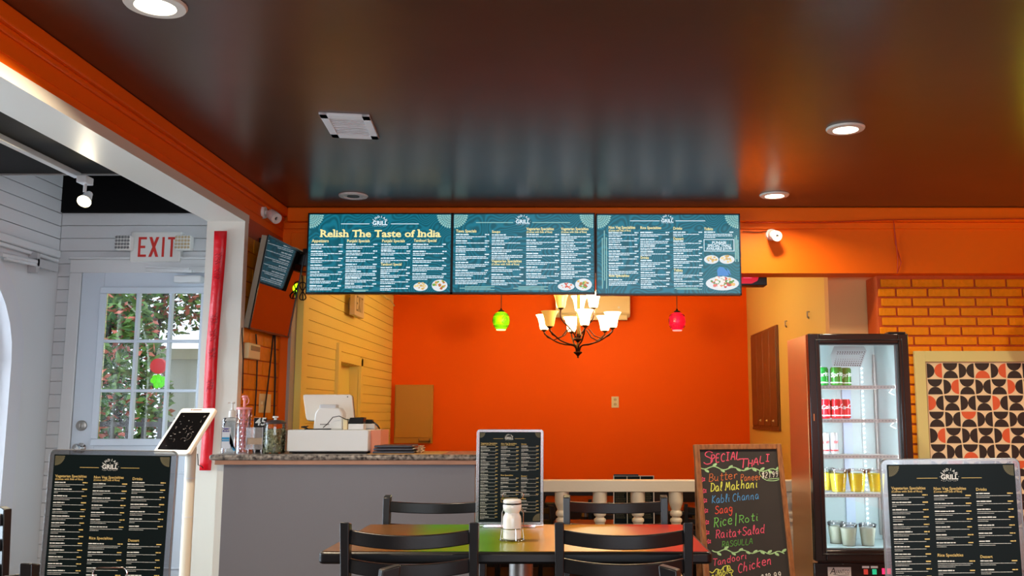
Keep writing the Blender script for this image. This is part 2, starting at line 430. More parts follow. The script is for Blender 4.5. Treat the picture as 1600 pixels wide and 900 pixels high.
# glazed door
M_door = mat('cool_door_paint', (206, 216, 228), .35)
d1 = struct('door_1', MB().box(-3.24, -3.09, 6.17, 6.215, .01, 2.12).box(-2.415, -2.28, 6.17, 6.215, .01, 2.12).box(-3.09, -2.415, 6.17, 6.215, 2.0, 2.12).box(-3.09, -2.415, 6.17, 6.215, .01, 1.0), M_door, bev=.003)
struct('trim_door_casing', MB().box(-3.325, -3.245, 6.165, 6.2, 0, 2.115).box(-3.325, -2.205, 6.165, 6.2, 2.115, 2.205).box(-3.335, -2.2, 6.155, 6.2, 2.205, 2.222), M_white, bev=.004)
m = MB()
for x0, x1, z0, z1 in ((-3.11, -3.065, 1.025, 1.975), (-2.44, -2.395, 1.025, 1.975), (-3.11, -2.395, 1.975, 2.02), (-3.11, -2.395, .98, 1.025)):
    m.box(x0, x1, 6.155, 6.17, z0, z1)
build('glazing_frame', m, M_door, d1, .005)
xs = [-3.066, -2.863, -2.857+.012, -2.655, -2.640, -2.440]
gx = [(-3.066, -2.868), (-2.848, -2.650), (-2.630, -2.440)]; gz = [(1.024, 1.325), (1.346, 1.650), (1.670, 1.976)]
for a, b in gx:
    for c, d in gz: build('pane', MB().box(a-.008, b+.008, 6.19, 6.194, c-.008, d+.008), M_glass, d1)
for x in (-2.858, -2.640): build('glazing_bar', MB().box(x-.010, x+.010, 6.16, 6.2, 1.02, 1.98), M_door, d1, .003)
for z in (1.335, 1.660): build('glazing_bar', MB().box(-3.07, -2.435, 6.162, 6.2, z-.010, z+.010), M_door, d1, .003)
for a, b in ((-3.12, -2.80), (-2.73, -2.40)):
    m = MB()
    for x0, x1, z0, z1 in ((a, b, .80, .815), (a, b, .2, .215), (a, a+.015, .215, .80), (b-.015, b, .215, .80)): m.box(x0, x1, 6.16, 6.17, z0, z1)
    build('door_moulding', m, M_door, d1, .004)
p = at(127, 700, 6.17)
build('door_knob', MB().lathe([(0, 0), (.032, .0), (.034, .006), (.014, .012), (.013, .04), (.026, .05), (.03, .065), (.022, .08), (0, .084)], (p.x, 6.17, p.z), 20, Matrix.Rotation(PI/2, 3, 'X')), M_chrome, d1)
p = at(128, 665, 6.17)
db = build('deadbolt', MB().lathe([(0, 0), (.034, 0), (.034, .012), (.028, .016), (0, .016)], (p.x, 6.17, p.z), 20, Matrix.Rotation(PI/2, 3, 'X')), M_steel, d1)
build('thumb_turn', MB().box(p.x-.005, p.x+.005, 6.135, 6.155, p.z-.016, p.z+.016), M_steel, db, .002)
# ------------------------------------------------------------------ outdoors seen through the glass
def leafy(name, c, rad, n, cols, label, cat, group=None, seed=1):
    rnd = random.Random(seed); root = thing(name, label, cat, (c[0], c[1], -.3), group=group)
    ms = [MB() for _ in cols]
    for _ in range(n):
        u = Vector((rnd.gauss(0, 1), rnd.gauss(0, 1), rnd.gauss(0, 1))).normalized()*(rnd.random()**.25)
        p = Vector((c[0]+u.x*rad[0], c[1]+u.y*rad[1], c[2]+u.z*rad[2]))
        if p.z < -.25: continue
        a = Vector((rnd.gauss(0, 1), rnd.gauss(0, 1), rnd.gauss(0, .6))).normalized(); b = a.cross(Vector((rnd.gauss(0, 1), rnd.gauss(0, 1), rnd.gauss(0, 1)))).normalized()
        L_, W_ = rnd.uniform(.034, .062), rnd.uniform(.016, .026)
        k = 0 if rnd.random() < .5 else (1 if rnd.random() < .6 else 2)
        ms[k].add([p-a*L_, p+b*W_, p+a*L_, p-b*W_], [(0, 1, 2, 3)])
    for k, mm in enumerate(ms):
        o = build('foliage', mm, cols[k], root, smooth=False, fix=False); o['kind'] = 'stuff'
    st = MB()
    for k in range(5): st.tube([(c[0]+rnd.uniform(-.1, .1), c[1], -.3), (c[0]+rnd.uniform(-.3, .3)*rad[0]*2, c[1], c[2]), (c[0]+rnd.uniform(-.5, .5)*rad[0]*2, c[1], c[2]+rad[2]*.7)], .02, 5)
    build('stem', st, M_dark, root)
lc = [mat('leaf_green', (110, 150, 76), .6), mat('leaf_dark', (60, 100, 52), .6), mat('leaf_red', (206, 112, 92), .6)]
leafy('shrub', (-4.35, 8.6, 1.0), (.72, .5, 1.5), 9500, lc, 'red-tipped green shrub outside the glazed door', 'shrub', seed=3)
leafy('tree', (-4.3, 9.3, 2.75), (1.3, .35, .85), 7000, lc, 'overhanging green branches above the white building outside', 'tree', seed=5)
t = thing('building', 'white plastered building outside the glazed door, right of the shrub', 'building', (-3.2, 9.9, -.3))
build('wall', MB().box(-4.3, -2.3, 9.9, 11.5, -.3, 1.75), mat('white_stucco', (216, 222, 224), .8, bump=.2), t)
build('cornice', MB().box(-4.38, -2.25, 9.82, 11.6, 1.75, 1.86), M_trim, t)
t = thing('picket_fence', 'low dark railing at the foot of the shrub outside the door', 'fence', (-4.0, 7.7, -.3))
for k in range(16): build('picket', MB().box(-4.9+k*.13, -4.87+k*.13, 7.68, 7.71, -.3, 1.15), M_dark, t)
build('fence_rail', MB().box(-4.95, -2.9, 7.67, 7.72, 1.08, 1.12), M_dark, t)
struct('ground', MB().box(-12, -3.75, -6, 16, -.6, -.3).box(-3.75, -2.15, 6.35, 16, -.6, -.3), mat('pavement', (150, 148, 144), .9, noise=.2))
#==THINGS==
# ------------------------------------------------------------------ ceiling fittings
def downlight(px, py, r, label, lit=True, power=0, lens=None, z=CEIL, xyz=None):
    p = xyz or atz(px, py, z)
    t = thing('ceiling_light', label, 'ceiling light', (p[0], p[1], z), group='recessed ceiling lights')
    prof = [(r*.62, .0), (r*.66, -.012), (r*.95, -.010), (r, -.004), (r, 0)]
    build('trim_ring', MB().lathe(prof, (p[0], p[1], z-.001), 36), M_trim if lit else M_white, t)
    if lit:
        build('lens', MB().lathe([(0, -.006), (r*.55, -.007), (r*.63, -.004), (r*.63, 0), (0, 0)], (p[0], p[1], z-.001), 32), emit('downlight_lens', (255, 238, 205), 14), t)
        l = area('downlight_glow', (p[0], p[1], z-.02), (p[0], p[1], 0), r*1.1, r*1.1, power, (1, .80, .56), 'DISK', 150)
    else:
        build('baffle', MB().lathe([(r*.2, -.008), (r*.62, -.004), (r*.62, 0), (0, 0), (0, -.002), (r*.2, -.008)], (p[0], p[1], z-.001), 32), M_white, t)
        build('bulb_hole', MB().lathe([(0, -.0095), (r*.42, -.0095), (r*.42, -.006), (0, -.006)], (p[0], p[1], z-.001), 24), mat('dim_socket', (70, 62, 56), .5), t)
    return t
P_DL = 35
downlight(243, 6, .105, 'lit recessed ceiling light nearest the camera at upper left', power=P_DL*1.25)
downlight(1321, 200, .095, 'lit warm recessed ceiling light at right, the nearer of the two there', power=P_DL)
downlight(1210, 304, .095, 'lit warm recessed ceiling light just above the beam camera', power=P_DL*.5)
downlight(552, 305, .095, 'unlit recessed ceiling light above the first menu screen', lit=False)
for x, y, lab in ((-1.0, .4, 'left of it'), (1.6, .6, 'right of it'), (3.1, 4.7, 'far right beyond the frame'), (.3, -1.2, 'midway back'), (2.4, -1.6, 'back right'), (-1.1, -2.0, 'back left')):
    downlight(0, 0, .1, 'lit recessed ceiling light added for room light out of view of the camera, '+lab, power=P_DL, xyz=(x, y, CEIL))  # unseen lamps, added to brighten the room
# air vent
q = [atz(*c, CEIL-.004) for c in ((498, 176), (577, 180), (593, 216), (519, 213))]
cx = sum(v.x for v in q)/4; cy = sum(v.y for v in q)/4
ex = ((q[1]-q[0])+(q[2]-q[3]))/4; ey = ((q[3]-q[0])+(q[2]-q[1]))/4; ex.z = ey.z = 0
t = thing('ceiling_vent', 'white square air vent with louvres set askew in the dark ceiling', 'vent', (cx, cy, CEIL))
c0 = Vector((cx, cy, CEIL-.006)); m = MB(); zz = Vector((0, 0, .006))
for s_ in (-1, 1):
    m.obox(c0+ex*.84*s_, ex*.16, ey, zz); m.obox(c0+ey*.84*s_, ex, ey*.16, zz)
m.obox(c0+Vector((0, 0, .002)), ex*.7, ey*.04, zz)
build('vent_frame', m, M_white, t, .002)
build('vent_backing', MB().obox(c0+Vector((0, 0, .004)), ex*.7, ey*.7, zz*.3), mat('dim_vent', (90, 84, 80), .6), t)
for k in range(9):
    f = -.60+k*.15
    build('louvre', MB().obox(c0+ey*f, ex*.7, ey*.03, zz*.8), M_white, t)

# ------------------------------------------------------------------ porch fittings
t = thing('track_light', 'white track rail on the black porch ceiling with one lit spot', 'track light', (-2.70, 4.3, 2.5))
build('track_rail', MB().box(-2.725, -2.685, 1.0, 5.03, 2.47, 2.5), M_white, t, .003)
p = at(134, 275, 5.0); q = at(134, 315, 5.0)
build('rail_adapter', MB().box(p.x-.03, p.x+.025, 4.96, 5.04, 2.43, 2.47), M_white, t, .004)
build('spot_stem', MB().cyl((p.x, 5, 2.43), (p.x, 5, 2.385), .009), M_white, t)
dirn = Vector((.1, -.75, -.65)).normalized()
sp = Vector((p.x, 5.0, q.z)); 
build('spot_head', MB().cyl(sp-dirn*.07, sp+dirn*.0, .022, .036, 24, cap=False).cyl(sp-dirn*.09, sp-dirn*.068, .018, .022), M_white, t)
build('bulb', MB().cyl(sp-dirn*.012, sp-dirn*.002, .033, .033, 24), emit('spot_bulb', (255, 236, 170), 22), t)
l = area('spot_glow', sp+dirn*.02, sp+dirn, .05, .05, 9, (1, .85, .6), 'DISK', 120)
# exit sign over the door
a, b = at(205, 362, 6.15), at(281, 409, 6.15)
t = thing('exit_sign', 'white emergency sign with red EXIT letters and two lamp heads above the door', 'exit sign', ((a.x+b.x)/2, 6.2, b.z))
build('sign_body', MB().box(a.x, b.x, 6.15, 6.199, b.z, a.z), M_wplast, t, .006)
w_ = (b.x-a.x)*.74; hh = a.z-b.z
tm = MB(); H_ = hh*.66; z0 = b.z+hh*.16; st = .016
def letter(mb, ch, x, z, w, h, s, y):
    def B(x0, x1, z0, z1): mb.add([(x0, y, z0), (x1, y, z0), (x1, y, z1), (x0, y, z1)], [(0, 1, 2, 3)])
    def D(p, q): mb.add([(p[0]-s*.62, y, p[1]), (p[0]+s*.62, y, p[1]), (q[0]+s*.62, y, q[1]), (q[0]-s*.62, y, q[1])], [(0, 1, 2, 3)])
    if ch == 'E': B(x, x+s, z, z+h); B(x+s, x+w, z, z+s); B(x+s, x+w, z+h-s, z+h); B(x+s, x+w*.85, z+h/2-s/2, z+h/2+s/2)
    if ch == 'X':
        D((x+s*.6, z), (x+w-s*.6, z+h)); k0 = len(mb.v); D((x+w-s*.6, z), (x+s*.6, z+h)); mb.v[k0:] = [(a, b-.0006, c) for a, b, c in mb.v[k0:]]
    if ch == 'I': B(x+w/2-s/2, x+w/2+s/2, z, z+h)
    if ch == 'T': B(x, x+w, z+h-s, z+h); B(x+w/2-s/2, x+w/2+s/2, z, z+h-s)
x = a.x+(b.x-a.x)*.16; lw = .056
for ch, ww in (('E', .055), ('X', .066), ('I', .026), ('T', .055)):
    letter(tm, ch, x, z0, ww, H_, st, 6.1485); x += ww+.016
build('exit_lettering', tm, mat('exit_red', (206, 52, 44), .5), t, smooth=False)
for k, (u0, u1) in enumerate(((182, 205), (275, 299))):
    c, d = at(u0, 368, 6.11), at(u1, 391, 6.11)
    h = build('lamp_head', MB().box(c.x, d.x, 6.09, 6.15, d.z, c.z), M_wplast, t, .01)
    m = MB()
    for i in range(5):
        for j in range(4): m.obox((c.x+.012+i*(d.x-c.x-.024)/4, 6.087, d.z+.015+j*(c.z-d.z-.03)/3), (.006, 0, .003), (0, .003, 0), (-.003, 0, .006))
    build('reflector_cells', m, mat('lamp_cell_grey' if k == 0 else 'lamp_cell_amber', (120, 122, 124) if k == 0 else (196, 176, 140), .3), h)
tag(recenter(build('sign_cable', MB().tube([at(284, 391, 6.19), at(283, 402, 6.19), at(287, 411, 6.19)], .004, 6), M_cable), at(287, 411, 6.19)), 'short black cable hanging from the right side of the exit sign', 'cable')
# door closers
t = thing('door_closer', 'white door closer arm across the top of the glazed door', 'door closer', at(290, 432, 6.12))
a, b = at(228, 421, 6.12), at(300, 424, 6.1)
build('closer_arm', MB().bar(a, b, .012, .02), M_white, t, .002); build('closer_arm', MB().bar(at(228, 417, 6.12), at(296, 420, 6.1), .01, .012), M_white, t, .002)
a, b = at(271, 430, 6.1), at(313, 441, 6.1)
build('closer_body', MB().box(a.x, b.x, 6.10, 6.17, b.z, a.z), M_white, t, .008)
build('closer_plate', MB().box(a.x+.05, b.x+.02, 6.14, 6.165, b.z+.07, b.z+.11), M_white, t, .003)
t = thing('curtain_rod', 'white metal rod with bracket on the left porch wall above the arch', 'rod', atx(40, 405, XP+.05))
a, b = atx(1, 397, XP+.05), atx(56, 409, XP+.05)
build('rod', MB().cyl(a, b, .014).cyl(a+Vector((0, .05, -.02)), b+Vector((0, .0, -.02)), .01), M_white, t)
build('rod_bracket', MB().box(XP, XP+.06, b.y, b.y+.03, b.z-.07, b.z+.06).box(XP+.03, XP+.06, b.y, b.y+.25, b.z-.03, b.z+.025), mat('grey_bracket', (186, 186, 188), .4), t, .004)
# coloured shapes added outside the door glass, imitating reflections in it
tag(recenter(build('red_reflection', MB().lathe([(0, -.01), (.022, -.03), (.03, 0), (.038, -.025), (.044, 0), (.052, -.012), (.05, .02), (0, .02)], (0, 0, 0), 14, Matrix.Rotation(PI/2, 3, 'X')).xf(Matrix.Translation(at(248, 572, 6.26))), mat('reflection_red', (235, 20, 40), .5, emis=(240, 10, 30), estr=.2)), at(248, 586, 6.26)), 'round red rosette ornament added behind the middle door panes, imitating a mirrored light', 'reflection')
m = MB()
for i in range(9):
    a = i*2.4; m.lathe([(0, -.02), (.016, -.012), (.02, 0), (.016, .012), (0, .02)], at(247+9*math.cos(a)*(i/9)**.5*1.3, 596+7*math.sin(a), 6.26), 8)
tag(recenter(build('green_reflection', m, mat('reflection_green', (110, 235, 20), .5, emis=(90, 230, 10), estr=.5)), at(248, 606, 6.26)), 'bright green cluster ornament added just under the red one, imitating a mirrored light', 'reflection')

# ------------------------------------------------------------------ red ribbon on the post
YR = 5.578
tp = [(333, 353), (335, 353)]
m = MB(); n = 26; rows = []
for i in range(n+1):
    f = i/n; py = 361+f*(735-361)
    l_ = 335-24*f+1.2*math.sin(f*9); r_ = 354-25*f+1.0*math.sin(f*8+1)
    yy = YR-.006-.004*math.sin(f*31)
    rows.append((at(l_, py, yy), at((l_+r_)/2, py, yy-.004*math.cos(f*23)), at(r_, py, yy+.002)))
v = [p for r_ in rows for p in r_]; fs = []
for i in range(n):
    for j in range(2): k = i*3+j; fs.append((k, k+1, k+4, k+3))
m.add(v, fs)
rb = build('ribbon', m, mat('red_ribbon', (214, 12, 30), .35, bump=.6, bscale=16), None, fix=False)
s_ = rb.modifiers.new('s', 'SOLIDIFY'); s_.thickness = .002
rb_root = thing('ribbon_banner', 'long wavy red ribbon with dark scribbles hanging on the white post', 'ribbon', rows[-1][1]); OFF[rb_root.name] = Vector(rows[-1][1])
for vv in rb.data.vertices: vv.co -= Vector(rows[-1][1])
rb.parent = rb_root; OFF[rb.name] = Vector(rows[-1][1])
rnd = random.Random(4)
for pyc in (400, 425, 495, 520, 548, 598, 640, 660):
    m = MB(); f = (pyc-361)/374; xc = 344.5-24.5*f
    for k in range(4):
        x = xc-6+rnd.uniform(-1, 1); yb = pyc+k*4; pts = []
        for q_ in range(9): pts.append(at(x+q_*1.3, yb+rnd.uniform(-2, 2)-q_*.6, YR-.015))
        m.tube(pts, .0009, 4)
    build('scribble', m, mat('scribble_ink', (70, 10, 14), .6), rb_root)

# ------------------------------------------------------------------ kiosk tablet on a pole
pb = at(298, 716, 4.3)
t = thing('tablet_kiosk', 'white payment tablet with dark screen on a tall white pole stand', 'tablet', (pb.x, pb.y, 0))
build('base_plate', MB().box(pb.x-.14, pb.x+.14, pb.y-.14, pb.y+.14, 0, .012), M_wplast, t, .004)
build('pole', MB().cyl((pb.x, pb.y, .012), (pb.x, pb.y, pb.z+.05), .0235, .0235, 24), mat('pole_ivory', (220, 216, 200), .4), t)
for zz in (.83, .66): build('pole_joint', MB().cyl((pb.x, pb.y, pb.z-.0-(.92-zz)), (pb.x, pb.y, pb.z-(.92-zz)+.004), .0245), M_white, t)
tc = at(290, 674, 4.3); tl = R(38); ps = R(-23)
ux = Vector((math.cos(ps), math.sin(ps), 0)); upv = Vector((-math.sin(ps)*math.sin(tl), math.cos(ps)*math.sin(tl), math.cos(tl))); nn = ux.cross(upv)
Mt = Matrix((ux, upv, nn)).transposed().to_4x4(); Mt.translation = tc
def rrect(w, h, r, n=5):
    p = []
    for cx_, cy_, a0 in ((w-r, h-r, 0), (-w+r, h-r, 90), (-w+r, -h+r, 180), (w-r, -h+r, 270)):
        for i in range(n+1): a = R(a0+90*i/n); p.append((cx_+r*math.cos(a), cy_+r*math.sin(a)))
    return p
build('tablet_case', MB().prism(rrect(.105, .128, .016), (0, 0, -.012), (1, 0, 0), (0, 1, 0), (0, 0, .02)).xf(Mt), mat('tablet_white', (236, 230, 216), .35), t, .004)
sc_ = build('tablet_screen', MB().prism(rrect(.088, .104, .006), (0, -.004, .0085), (1, 0, 0), (0, 1, 0), (0, 0, .001)).xf(Mt), mat('dark_glass', (14, 12, 12), .12, coat=.5), t)
m = MB(); rnd = random.Random(11)
for k in range(26):
    x, y = rnd.uniform(-.07, .07), rnd.uniform(-.09, .08); m.obox((x, y, .0098), (rnd.uniform(.001, .005), 0, 0), (0, rnd.uniform(.0008, .002), 0), (0, 0, .0001))
for k in range(9):
    a0 = rnd.uniform(0, 6); ox, oy, rr = rnd.uniform(-.05, .05), rnd.uniform(-.06, .06), rnd.uniform(.006, .02); m.tube([(ox+math.cos(a0+i*.3)*rr, oy+math.sin(a0+i*.3)*rr, .0098) for i in range(8)], .0005, 4)
build('screen_marks', m.xf(Mt), mat('screen_smudge', (120, 108, 98), .5), t)
m = MB().cyl((-.035, .1165, .0085), (-.035, .1165, .0092), .004)
for i in range(9): m.box(-.026+i*.006, -.0215+i*.006, .1135, .1185, .0085, .0092)
build('case_print', m.xf(Mt), mat('faint_rust_print', (150, 90, 70), .5), t)
build('tilt_bracket', MB().bar((pb.x, pb.y, pb.z+.03), tc-nn*.012, .05, .03), M_wplast, t, .004)
build('tablet_cable', MB().tube([(pb.x+.03, pb.y-.0, pb.z+.02), (pb.x+.035, pb.y, pb.z-.03), (pb.x+.05, pb.y+.0, pb.z-.035), (pb.x+.055, pb.y+.01, pb.z-.045)], .002, 6), M_cable, t)
#==MENUS==
# ------------------------------------------------------------------ wall menu screens
def teal_screen():
    m = bpy.data.materials.new('teal_wave_screen'); m.use_nodes = True
    nt = m.node_tree; b = nt.nodes['Principled BSDF']; N = nt.nodes.new; L = nt.links.new
    tc = N('ShaderNodeTexCoord'); mp = N('ShaderNodeMapping'); mp.inputs['Scale'].default_value = (7, 7, 7); L(tc.outputs['Object'], mp.inputs[0])
    n = N('ShaderNodeTexNoise'); n.inputs['Scale'].default_value = .8; n.inputs['Detail'].default_value = .5; L(mp.outputs[0], n.inputs['Vector'])
    ml = N('ShaderNodeMath'); ml.operation = 'MULTIPLY'; ml.inputs[1].default_value = 120; L(n.outputs['Fac'], ml.inputs[0])
    sn = N('ShaderNodeMath'); sn.operation = 'SINE'; L(ml.outputs[0], sn.inputs[0])
    mr = N('ShaderNodeMapRange'); mr.inputs[1].default_value = -.6; mr.inputs[2].default_value = .8; L(sn.outputs[0], mr.inputs[0])
    mx = N('ShaderNodeMix'); mx.data_type = 'RGBA'; L(mr.outputs[0], mx.inputs[0])
    mx.inputs[6].default_value = (*lin((6, 88, 104)), 1); mx.inputs[7].default_value = (*lin((16, 116, 138)), 1)
    L(mx.outputs[2], b.inputs['Emission Color']); b.inputs['Emission Strength'].default_value = 1.0
    b.inputs['Base Color'].default_value = (.01, .02, .02, 1); b.inputs['Roughness'].default_value = .2
    return m
M_teal = teal_screen()
YT = 6.28
def food(kind, root, cx, cz, rx, rz, y, s, seed):
    """round plates of food printed on the screen"""
    rnd = random.Random(seed); m = MB()
    m.face([(cx+rx*math.cos(2*PI*i/24), y, cz+rz*math.sin(2*PI*i/24)) for i in range(24)])
    pl = build('picture_plate', m, emit('plate_white', (226, 232, 236), 1), root, smooth=False)
    pal = {'balls': [(226, 196, 140), (240, 214, 150), (208, 170, 100)], 'samosa': [(214, 160, 80), (230, 190, 110), (110, 170, 70), (190, 110, 60)],
           'curry': [(226, 100, 60), (240, 130, 90), (200, 60, 50)], 'biryani': [(230, 150, 70), (240, 190, 120), (200, 80, 80), (230, 120, 110), (90, 150, 70), (240, 236, 230)]}[kind]
    for ci, c in enumerate(pal):
        m = MB()
        for k in range(int(5 if rx < .06 else 16)):
            a = rnd.uniform(0, 2*PI); q = rnd.uniform(0, .68)**.8; r = min(rx, rz)*rnd.uniform(.16, .30)*(1.2 if kind == 'balls' else 1)
            x, z = cx+rx*q*math.cos(a), cz+rz*q*math.sin(a)+(rz*.15)
            m.face([(x+r*math.cos(2*PI*i/10)*rnd.uniform(.8, 1.1), y-.0002*(ci+1)-.00001*k, z+r*.8*math.sin(2*PI*i/10)) for i in range(10)])
        build('picture_food', m, emit('food_%d_%d_%d' % c, c, 1), pl, smooth=False)
def screen(px0, px1, py0, py1, label, fn):
    a, b = at(px0, py0, YT), at(px1, py1, YT); cx = (a.x+b.x)/2
    W, H = b.x-a.x, a.z-b.z; bz = .008
    t = thing('menu_screen', label, 'screen', (cx, YT, b.z), group='wall menu screens', local=True)
    mpx = W/(px1-px0)
    build('screen_housing', MB().box(-W/2, W/2, .001, .05, 0, H).box(-W/4, W/4, .05, .08, H*.2, H*.8), M_tv, t, .003)
    m = MB()
    for x0, x1, z0, z1 in ((-W/2, -W/2+bz, 0, H), (W/2-bz, W/2, 0, H), (-W/2, W/2, 0, bz*1.6), (-W/2, W/2, H-bz, H)): m.box(x0, x1, -.006, .002, z0, z1)
    build('bezel', m, M_tv, t)
    build('display', MB().box(-W/2+bz, W/2-bz, -.0005, .0015, bz*1.6, H-bz), M_teal, t)
    wh, go, pa = MB(), MB(), MB(); txt_w, txt_g = [], []; rnd = random.Random(px0)
    X = lambda px: -W/2+(px-px0)*mpx
    Z = lambda py: H-(py-py0)*mpx
    def head(px, py, s, h=4.6, w=0): txt_g.append((s, h*1.45*mpx, X(px), Z(py+h/2), 'LEFT', .02, 0, 0, w*mpx if w else 0))
    def item(px, wpx, py, n=2, price=True, tw=None):
        tw = tw or rnd.uniform(.28, .5); words(wh, X(px), X(px+wpx*tw), Z(py+1.1), 1.9*mpx, rnd)
        if price: words(wh, X(px+wpx*.87), X(px+wpx), Z(py+1.0), 1.8*mpx, rnd)
        for k in range(n):
            ww = wpx*(rnd.uniform(.9, .99) if k < n-1 else rnd.uniform(.3, .95 if n == 1 else .7))
            if n == 1: ww = wpx*.97
            words(wh, X(px), X(px+ww), Z(py+4.2+k*2.5), 1.25*mpx, rnd)
    for cx_, cz_, sx, sz in ((px0+2.5, py0+2.5, 1, -1), (px1-2.5, py0+2.5, -1, -1)): mandala(pa, X(cx_), Z(cz_), 22*mpx, sx, sz)
    fn(dict(t=t, X=X, Z=Z, mpx=mpx, head=head, item=item, wh=wh, go=go, pa=pa, tw=txt_w, tg=txt_g, rnd=rnd, cx=X((px0+px1)/2)))
    y = -.0012
    tr = Matrix.Translation((0, y, 0))
    mw = text_mb(txt_w); wh.add(mw.v, mw.f); mg = text_mb(txt_g); go.add(mg.v, mg.f)
    build('white_lettering', wh.xf(tr), M_scrwhite, t, smooth=False, fix=False)
    build('gold_lettering', go.xf(tr), M_scrgold, t, smooth=False, fix=False)
    build('pale_ornament', pa.xf(Matrix.Translation((0, -.0009, 0))), M_scrpale, t, smooth=False, fix=False)
    return t
def hline(mb, d, x0, x1, py, h): slab(mb, d['X'](x0), d['X'](x1), d['Z'](py+h/2), d['Z'](py-h/2))
SERIF = {}
def s1(d):
    X, Z, k = d['X'], d['Z'], d['mpx']
    logo(d['tw'], d['wh'], X(593), Z(347), 18*k)
    hline(d['wh'], d, 533, 577, 350, 1.0); hline(d['wh'], d, 610, 653, 350, 1.0)
    fat_title(d['go'], 'Relish The Taste of India', X(501), X(686), Z(370.5), 11.2*k)
    d['head'](489, 376.5, 'Appetizers', 4.6, 26); d['head'](543, 376.5, 'Punjabi Specials', 4.4, 35); d['head'](597, 376.5, 'Punjabi Specials', 4.4, 35); d['head'](646, 376, 'Tandoori Special', 4.4, 35)
    for y in (382.5, 393, 404, 414.5, 425, 436, 446.5): d['item'](488, 49, y)
    for y, n in ((382, 2), (392.5, 2), (402.5, 2), (413, 3), (424, 3), (434.5, 2), (443.5, 2)): d['item'](542, 48, y, n)
    for y, n in ((382, 3), (392.5, 2), (403.5, 2)): d['item'](596, 45, y, n)
    d['head'](596, 413, 'Tandoori Special', 4.2, 32)
    for y in (418, 427, 437, 447): d['item'](596, 45, y)
    for y, n in ((382, 2), (393, 2), (404, 2), (415, 3), (428, 3)): d['item'](645, 52, y, n)
    hline(d['pa'], d, 553, 578, 453.2, 1.2); hline(d['pa'], d, 556, 574, 454.8, 1.2)
    food('balls', d['t'], X(658), Z(448), 11*k, 6.5*k, -.0013, k, 1); food('samosa', d['t'], X(687), Z(446), 12*k, 9*k, -.0013, k, 2)
def s2(d):
    X, Z, k = d['X'], d['Z'], d['mpx']
    logo(d['tw'], d['wh'], X(817), Z(345), 17*k)
    hline(d['pa'], d, 744, 802, 348, 1.3); hline(d['pa'], d, 832, 891, 348, 1.3)
    d['head'](713, 361.5, 'Tawa Specials', 4.4, 32); d['head'](769, 362.5, 'Soups', 4, 13)
    for y, n in ((367, 2), (377, 1), (386, 3), (398.5, 3), (411, 3), (423.5, 3), (436, 3)): d['item'](713, 52, y, n)
    for y, n in ((367.5, 2), (377, 2), (388, 2), (397, 3)): d['item'](769, 49, y, n, False)
    d['head'](769, 409, 'Vegetarian Specialties', 4.2, 47); d['head'](769, 414, '(Comes with Side of Rice)', 3, 43)
    for y in (419, 430, 440): d['item'](769, 50, y)
    for x, w in ((823, 51), (877, 46)): d['head'](x, 358, 'Vegetarian Specialties', 4.2, 43); d['head'](x, 363, '(Comes with Side of Rice)', 3, 40)
    for y, n in ((367, 1), (376, 2), (386, 2), (397, 2), (408, 2), (418.5, 2), (429, 2), (440, 2)): d['item'](823, 51, y, n)
    for y in (367, 376, 385, 394, 403, 412.5, 421.5, 430): d['item'](877, 46, y)
    for x in (720, 803):
        for j, (a, b) in enumerate(((8, 54), (0, 48), (8, 54))): hline(d['pa'], d, x+a, x+b, 449.3+j*2.3, 1.1)
    food('curry', d['t'], X(885), Z(449), 13*k, 6*k, -.0013, k, 3); food('samosa', d['t'], X(912), Z(446), 13*k, 9.5*k, -.0013, k, 4)
